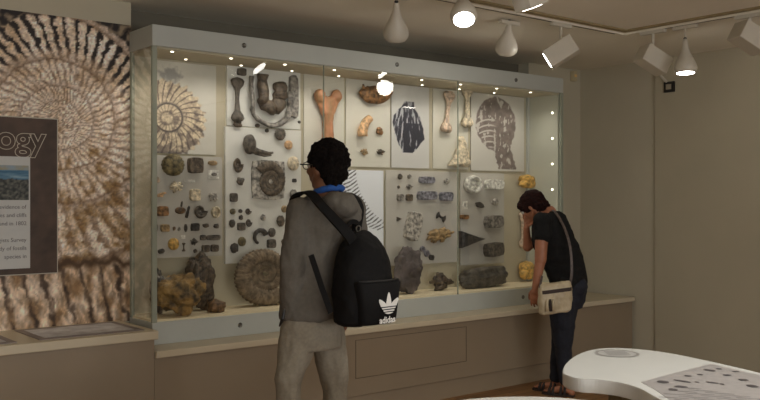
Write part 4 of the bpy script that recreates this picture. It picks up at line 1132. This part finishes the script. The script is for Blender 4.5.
# backpack
blk = mat('backpack_black', s(20, 19, 19), .8, .1, 60, .2, 200, spec=.2)
tc_ = m_(323, 260)      # torso axis
def BP(sv, nv, z):       # sv toward his right, nv out from his back
    q = tc_+(-lf)*sv+(-f)*nv; return Vector((q.x, q.y, z))
bag = thing('backpack', 'black backpack with white three-leaf emblem worn on the back of the man in grey', 'backpack', BP(0, .24, .88))
bb = MB(); SR = -lf; NB = -f
loft(bb, [(BP(.015, .235, .885), SR*.105, NB*.075), (BP(.02, .24, .90), SR*.135, NB*.098), (BP(.025, .242, 1.0), SR*.148, NB*.108), (BP(.03, .240, 1.10), SR*.146, NB*.106), (BP(.035, .236, 1.17), SR*.134, NB*.100),
          (BP(.04, .228, 1.23), SR*.112, NB*.085), (BP(0.045, .215, 1.275), SR*.080, NB*.062), (BP(.05, .20, 1.305), SR*.045, NB*.035), (BP(.05, .195, 1.312), SR*.02, NB*.015)], 36, 2.4)
body_ = build('bag_body', remesh(bb, .006, 4, .007, 12), blk, bag, smooth=True)
pk = MB()
loft(pk, [(BP(.035, .32, .892), SR*.095, NB*.030), (BP(.035, .325, .905), SR*.108, NB*.040), (BP(.035, .33, 1.0), SR*.118, NB*.045), (BP(.035, .33, 1.075), SR*.130, NB*.046), (BP(.035, .328, 1.088), SR*.126, NB*.036)], 32, 3.2)
build('front_pocket', pk, blk, bag, smooth=True)
build('zip', MB().tube([BP(.035+.125*math.sin(a), .33+.043*math.cos(a), 1.090) for a in [math.radians(-80+i*16) for i in range(11)]], .004, 6), M_dark, bag)
# emblem and lettering
wh = mat('emblem_white', s(225, 222, 215), .7)
PF = .3765
def EP(x, z, o=0): return BP(x, PF+o, z)
em = MB(); ec = (.062, .985)
def leaf(cx, cz, ang, L_, w_):
    n = 18; ring = []
    for j in range(n):
        a = 2*PI*j/n; y = -math.cos(a)*.5*L_+.5*L_; x = math.sin(a)*w_*.5*(1 if True else 1)*(.6+.4*math.sin(a/2+.01)) if 0 else math.sin(a)*w_*.5*(1-.35*math.cos(a)*-1)
        ring.append(EP(cx+x*math.cos(ang)+y*math.sin(ang), cz-x*math.sin(ang)+y*math.cos(ang)))
    em.add(ring, [tuple(range(n))]); em.add([p+NB*-.002 for p in ring], [tuple(reversed(range(n)))])
leaf(ec[0], ec[1]-.03, 0, .082, .030); leaf(ec[0]-.010, ec[1]-.03, -.78, .074, .030); leaf(ec[0]+.010, ec[1]-.03, .78, .074, .030)
n = 20; ring = [EP(ec[0]+.036*math.cos(2*PI*j/n), ec[1]-.026+.020*math.sin(2*PI*j/n), .0003) for j in range(n)]; em.add(ring, [tuple(range(n))])
emb = build('three_leaf_emblem', em, wh, bag)
st_ = MB()
for k in range(3):
    z_ = ec[1]-.016-.011*k; st_.add([EP(ec[0]-.05, z_, .0012), EP(ec[0]+.05, z_, .0012), EP(ec[0]+.05, z_+.0045, .0012), EP(ec[0]-.05, z_+.0045, .0012)], [(0, 1, 2, 3)])
build('emblem_stripes', st_, blk, emb)
tx = MB(); vv, ff = text_mb('adidas', .041, bold=.0008)
tx.add([EP(ec[0]-.010+p_.x, ec[1]-.072+p_.y, .001+p_.z) for p_ in vv], ff)
build('lettering', tx, wh, bag)
# straps
def strap(pts, w, name='strap', th=.006, up=None, par=None, m=blk):
    mb = MB(); P3 = []
    k = len(pts)
    for i in range(k-1):
        p0 = pts[max(i-1, 0)]; p1 = pts[i]; p2 = pts[i+1]; p3 = pts[min(i+2, k-1)]
        for q in range(6):
            t_ = q/6; P3.append(.5*((2*p1)+(p2-p0)*t_+(2*p0-5*p1+4*p2-p3)*t_*t_+(3*p1-p0-3*p2+p3)*t_**3))
    P3.append(pts[-1]); rs = []
    for i, p in enumerate(P3):
        d = (P3[min(i+1, len(P3)-1)]-P3[max(i-1, 0)]).normalized()
        a = up[0].lerp(up[1], i/(len(P3)-1)); n_ = (a-d*a.dot(d)).normalized(); sd_ = d.cross(n_)
        ww = w if not hasattr(w, '__len__') else w[0]+(w[1]-w[0])*i/(len(P3)-1)
        rs.append([p+sd_*ww/2+n_*th/2, p-sd_*ww/2+n_*th/2, p-sd_*ww/2-n_*th/2, p+sd_*ww/2-n_*th/2])
    mb.rings(rs); return build(name, mb, m, par or bag, smooth=False)
strap([m_(299, 214, -.02)+f*.05, m_(302, 197, -.06)+f*.05, m_(309, 192.5, -.12), m_(321, 205, -.235), m_(337, 222, -.275), m_(348, 234, -.28), m_(353, 241, -.26)], (.042, .05), 'shoulder_strap', .012, (ZV+f*.5, -f*.8-FV*.5))
strap([BP(.10, -.02, 1.48), BP(.12, .06, 1.475), BP(.10, .14, 1.42), BP(.06, .17, 1.33), BP(.04, .19, 1.27)], .05, 'shoulder_strap', .012, (ZV, -f))
strap([m_(311, 255, -.25), m_(316, 270, -.262), m_(323, 291, -.268), m_(331, 313, -.27)], .026, 'lower_strap', .005, (-FV, -FV))
strap([BP(-.012, .185, 1.30), BP(-.02, .195, 1.335), BP(0.01, .20, 1.352), BP(.045, .195, 1.335), BP(.04, .185, 1.295)], .02, 'carry_handle', .006, (-f, -f))
build('ring', MB().tube([BP(.03+.014*math.cos(a), .212, 1.318+.014*math.sin(a)) for a in [2*PI*i/14 for i in range(15)]], .003, 6), M_steel, bag)

# ---- woman
w_ = Fr(6.62)
wf = (-RV*.86+FV*.5).normalized(); wl = (-RV*.5-FV*.86).normalized()
skinW = mat('skin_tan', s(160, 106, 78), .5, .06, 30, .06, 150)
bd = MB()
WC = w_(532.5, 207.5, .04)
whf = (wf*.80-ZV*.60).normalized(); whu = (ZV*.80+wf*.60).normalized()
P_w, R_w = head(bd, WC, whf, whu, .93, True)
nb = w_(549, 213, .02)
bd.cap(P_w(0, -.02, -.06), nb, .052, .058)
hipc = w_(568, 292, .03); che = w_(557, 235, .02)
loft(bd, [(w_(566, 300, .03), wl*.15, wf*.11), (w_(567, 275, .03), wl*.14, wf*.10), (w_(563, 255, .03), wl*.13, wf*.10), (w_(555, 230, .02), wl*.15, wf*.11), (w_(551, 216, .02), wl*.12, wf*.07)])
WLs = w_(549, 222)+wl*.14; WRs = w_(550, 222)-wl*.14
WLe = w_(540.5, 260, -.15); WLw = w_(535.5, 288, -.16)
WRe = w_(527.5, 247, .10); WRw = w_(526.5, 228, .05)
bd.cap(nb, WLs, .045, .045); bd.cap(nb, WRs, .045, .045)
bd.cap(WLs, WLe, .055, .044); bd.cap(WLe, WLw, .042, .027)
hand(bd, WLw, Vector((0, 0, -1))-RV*.06, wf, -wl, .93, .45)
bd.cap(WRs, WRe, .045, .036); bd.cap(WRe, WRw, .035, .024)
hand(bd, WRw, Vector((0, 0, 1))*.9+wf*-.12, -wf*.6-FV*.4, (-wf-ZV*.1), .82, .75)
WLh = w_(562, 304, -.05); WRh = w_(565, 304, .12)
WLk = w_(563, 344, -.06); WRk = w_(560, 344, .09)
WLa = Vector((*w_(566, 386, -.06).xy, .08)); WRa = Vector((*w_(556, 386, .08).xy, .08))
for h_, k_, a_ in ((WLh, WLk, WLa), (WRh, WRk, WRa)):
    bd.cap(h_, k_, .08, .055); bd.cap(k_, a_, .05, .034)
    bd.cap(a_-Vector((0, 0, .03)), a_+wf*.13-Vector((0, 0, .05)), .033, .022); bd.cap(a_, a_-wf*.04-Vector((0, 0, .05)), .03, .028)
    for k in range(5):
        q = a_+wf*.135-Vector((0, 0, .052))+wl*(k-2)*.013; bd.cap(q, q+wf*(.03-.003*abs(k-2)), .009, .008, 8)
wb = build('person', remesh(bd, .0052, 3), skinW, loc=(w_(566, 300, .03).x, w_(566, 300, .03).y, 0), smooth=True)
tag(wb, 'person in black T-shirt and dark jeans bending forward, hand raised to face, by the case', 'person')
face_parts(P_w, .93, wb)
hw = MB()
hw.sphere(P_w(0, -.022, .04), (.090*.97, .108*.97, .092*.97), 20, 14, R_w)
hw.sphere(P_w(0, -.062, -.01), (.080, .062, .075), 16, 12, R_w)
hw.sphere(P_w(0, .052, .062), (.066, .045, .042), 16, 12, R_w)
for sx in (-1, 1):
    hw.sphere(P_w(sx*.066, .02, .02), (.020, .042, .045), 14, 10, R_w); hw.sphere(P_w(sx*.060, -.050, -.005), (.03, .040, .045), 14, 10, R_w)
rnd = random.Random(9)
for k in range(46):      # locks hanging at nape and fringe
    a = rnd.uniform(-1.1, 1.1); b0 = P_w(.07*math.sin(a), -.075*math.cos(a)-.02, -.02+rnd.uniform(-.03, .05))
    hw.cap(b0, b0+(P_w(.09*math.sin(a), -.12*math.cos(a), -.05)-P_w(0, 0, -.02))*.35*rnd.uniform(.6, 1.2)-ZV*.015, .014, .006, 8)
for k in range(26):
    a = rnd.uniform(-1.2, 1.2); b0 = P_w(.07*math.sin(a), .075*math.cos(a), .055)
    hw.cap(b0, P_w(.078*math.sin(a), .092*math.cos(a), .018+rnd.uniform(0, .02)), .014, .006, 8)
build('hair', remesh(hw, .005, 2, .006, 45), mat('hair_dark_red', s(46, 22, 18), .8, 0, 40, .5, 160, col2=s(20, 11, 11), stretch=(1, 1, 3), spec=.12), wb, smooth=True)
ts = MB()
loft(ts, [(w_(570, 289, .03), wl*.150, wf*.115), (w_(569, 284, .03), wl*.163, wf*.128), (w_(566, 272, .03), wl*.158, wf*.158), (w_(559.5, 256, .03), wl*.152, wf*.172), (w_(554, 240, .025), wl*.155, wf*.170), (w_(551.5, 226, .02), wl*.158, wf*.142), (w_(552.5, 216, .02), wl*.125, wf*.095), (w_(553.5, 211.5, .02), wl*.085, wf*.060)])
ts.sphere(w_(543, 240, -.02), (.075, .075, .075)); ts.sphere(w_(541, 241, .10), (.07, .07, .07))
ts.cap(w_(550, 218), WLs, .06, .064); ts.cap(WLs, WLs.lerp(WLe, .33), .072, .066)
ts.cap(w_(550, 218), WRs, .06, .062); ts.cap(WRs, WRs.lerp(WRe, .38), .062, .058)
teem = mat('tshirt_black', s(32, 32, 32), .9, .1, 40, .2, 200, spec=.15)
build('t_shirt', remesh(ts, .0065, 4, .009, 10, (10, 10, 14)), teem, wb, smooth=True)
jn = MB()
loft(jn, [(w_(568.5, 280, .03), wl*.145, wf*.115), (w_(569, 290, .03), wl*.155, wf*.132), (w_(568, 300, .03), wl*.155, wf*.13), (w_(566, 308, .03), wl*.145, wf*.12)])
jn.sphere(w_(576, 287, -.04), (.085, .085, .09)); jn.sphere(w_(576, 287, .10), (.085, .085, .09))
for h_, k_, a_ in ((WLh, WLk, WLa), (WRh, WRk, WRa)):
    jn.cap(h_, h_.lerp(k_, .5), .108, .090); jn.cap(h_.lerp(k_, .5), k_, .090, .070); jn.cap(k_, k_.lerp(a_, .5), .066, .060); jn.cap(k_.lerp(a_, .5), a_+Vector((0, 0, .035)), .060, .050)
build('jeans', remesh(jn, .0065, 4, .008, 10, (12, 12, 9)), mat('jeans_dark', s(28, 31, 42), .85, .15, 50, .2, 200), wb, smooth=True)
for a_ in (WLa, WRa):
    sd_ = MB(); g0 = Vector((a_.x, a_.y, 0))
    secs = [(-.06, .028), (-.03, .036), (.03, .036), (.09, .042), (.15, .042), (.18, .024)]
    sd_.rings([[g0+wf*y+wl*x*w__+ZV*z for x, z in ((-1, 0), (1, 0), (1, .016), (-1, .016))] for y, w__ in secs])
    sn = build('sandal', sd_, mat('sandal_dark', s(44, 34, 30), .7, .1, 20), wb)
    for y in (.0, .03, .09, .12):
        build('sandal_strap', MB().tube([g0+wf*y+wl*.038*math.cos(q)+ZV*(.012+(.075 if y < .02 else .062 if y < .05 else .042)*math.sin(q)) for q in [PI*i/10 for i in range(11)]], .011, 6), mat('sandal_dark', s(44, 34, 30), .7), sn)
# handbag
hbM = mat('handbag_cream', s(204, 190, 160), .4, 0, 12, .25, 60, col2=s(176, 160, 130))
hcn = w_(555, 297.5, -.255)
hb = thing('handbag', 'cream shoulder bag with dark zip stripe hanging at the hip of the woman', 'handbag', (hcn.x, hcn.y, hcn.z-.12))
ux = (RV*.97+FV*.22).normalized(); un = ux.cross(ZV).normalized()
mbg = MB(); secz = [(-.112, .105, .030), (-.10, .118, .040), (-.03, .126, .045), (.05, .124, .042), (.09, .12, .034), (.108, .11, .018)]
def tilt(x): return .10*x
secs = []
for z_, w__, d_ in secz:
    secs.append((hcn+ZV*z_, (ux+ZV*.10)*w__, un*d_))
loft(mbg, secs, 32, 4.5)
build('bag_body', remesh(mbg, .005, 2, .004, 20), hbM, hb, smooth=True)
zz = MB()
zp = [hcn+ux*x+ZV*(.052+.10*x)+un*(.0445 if abs(x) < .10 else .036) for x in [-.112+.224*i/12 for i in range(13)]]
rs = []
for p in zp: rs.append([p+ZV*.013+un*.002, p-ZV*.013+un*.002, p-ZV*.013-un*.004, p+ZV*.013-un*.004])
zz.rings(rs); build('zip_stripe', zz, mat('zip_brown', s(52, 36, 28), .6, .1, 30), hb)
for dx_ in (-.085, -.060, -.035):
    q = hcn+ux*dx_+un*.052+ZV*(-.005)
    build('tassel', MB().lathe(q, Vector((.02, 0, -1)), [(0, .006), (.012, .009), (.03, .011), (.085, .016), (.088, .006)], 10), mat('tassel_dark', s(50, 38, 32), .7) if dx_ > -.08 and dx_ < -.05 else hbM, hb, smooth=True)
sm_ = mat('strap_chain', s(88, 76, 70), .5, .3, 60)
strap([hcn+ux*.115+ZV*.09, w_(571.8, 272, -.24), w_(570.5, 250, -.22), w_(566, 232, -.18), w_(558, 216, -.10), w_(551, 210, -.01), w_(544, 217, .10)], .018, 'shoulder_strap', .006, (-FV, ZV-FV*.3), hb, sm_)
strap([hcn-ux*.115+ZV*.07, hcn-ux*.112+ZV*.095, w_(542, 276, -.215)], .016, 'shoulder_strap', .006, (-FV, -FV), hb, sm_)

# ------------------------------------------------------------------ world: faint ambient
w = bpy.data.worlds.new('world'); bpy.context.scene.world = w; w.use_nodes = True
w.node_tree.nodes['Background'].inputs[0].default_value = (*s(200, 190, 170), 1); w.node_tree.nodes['Background'].inputs[1].default_value = .0
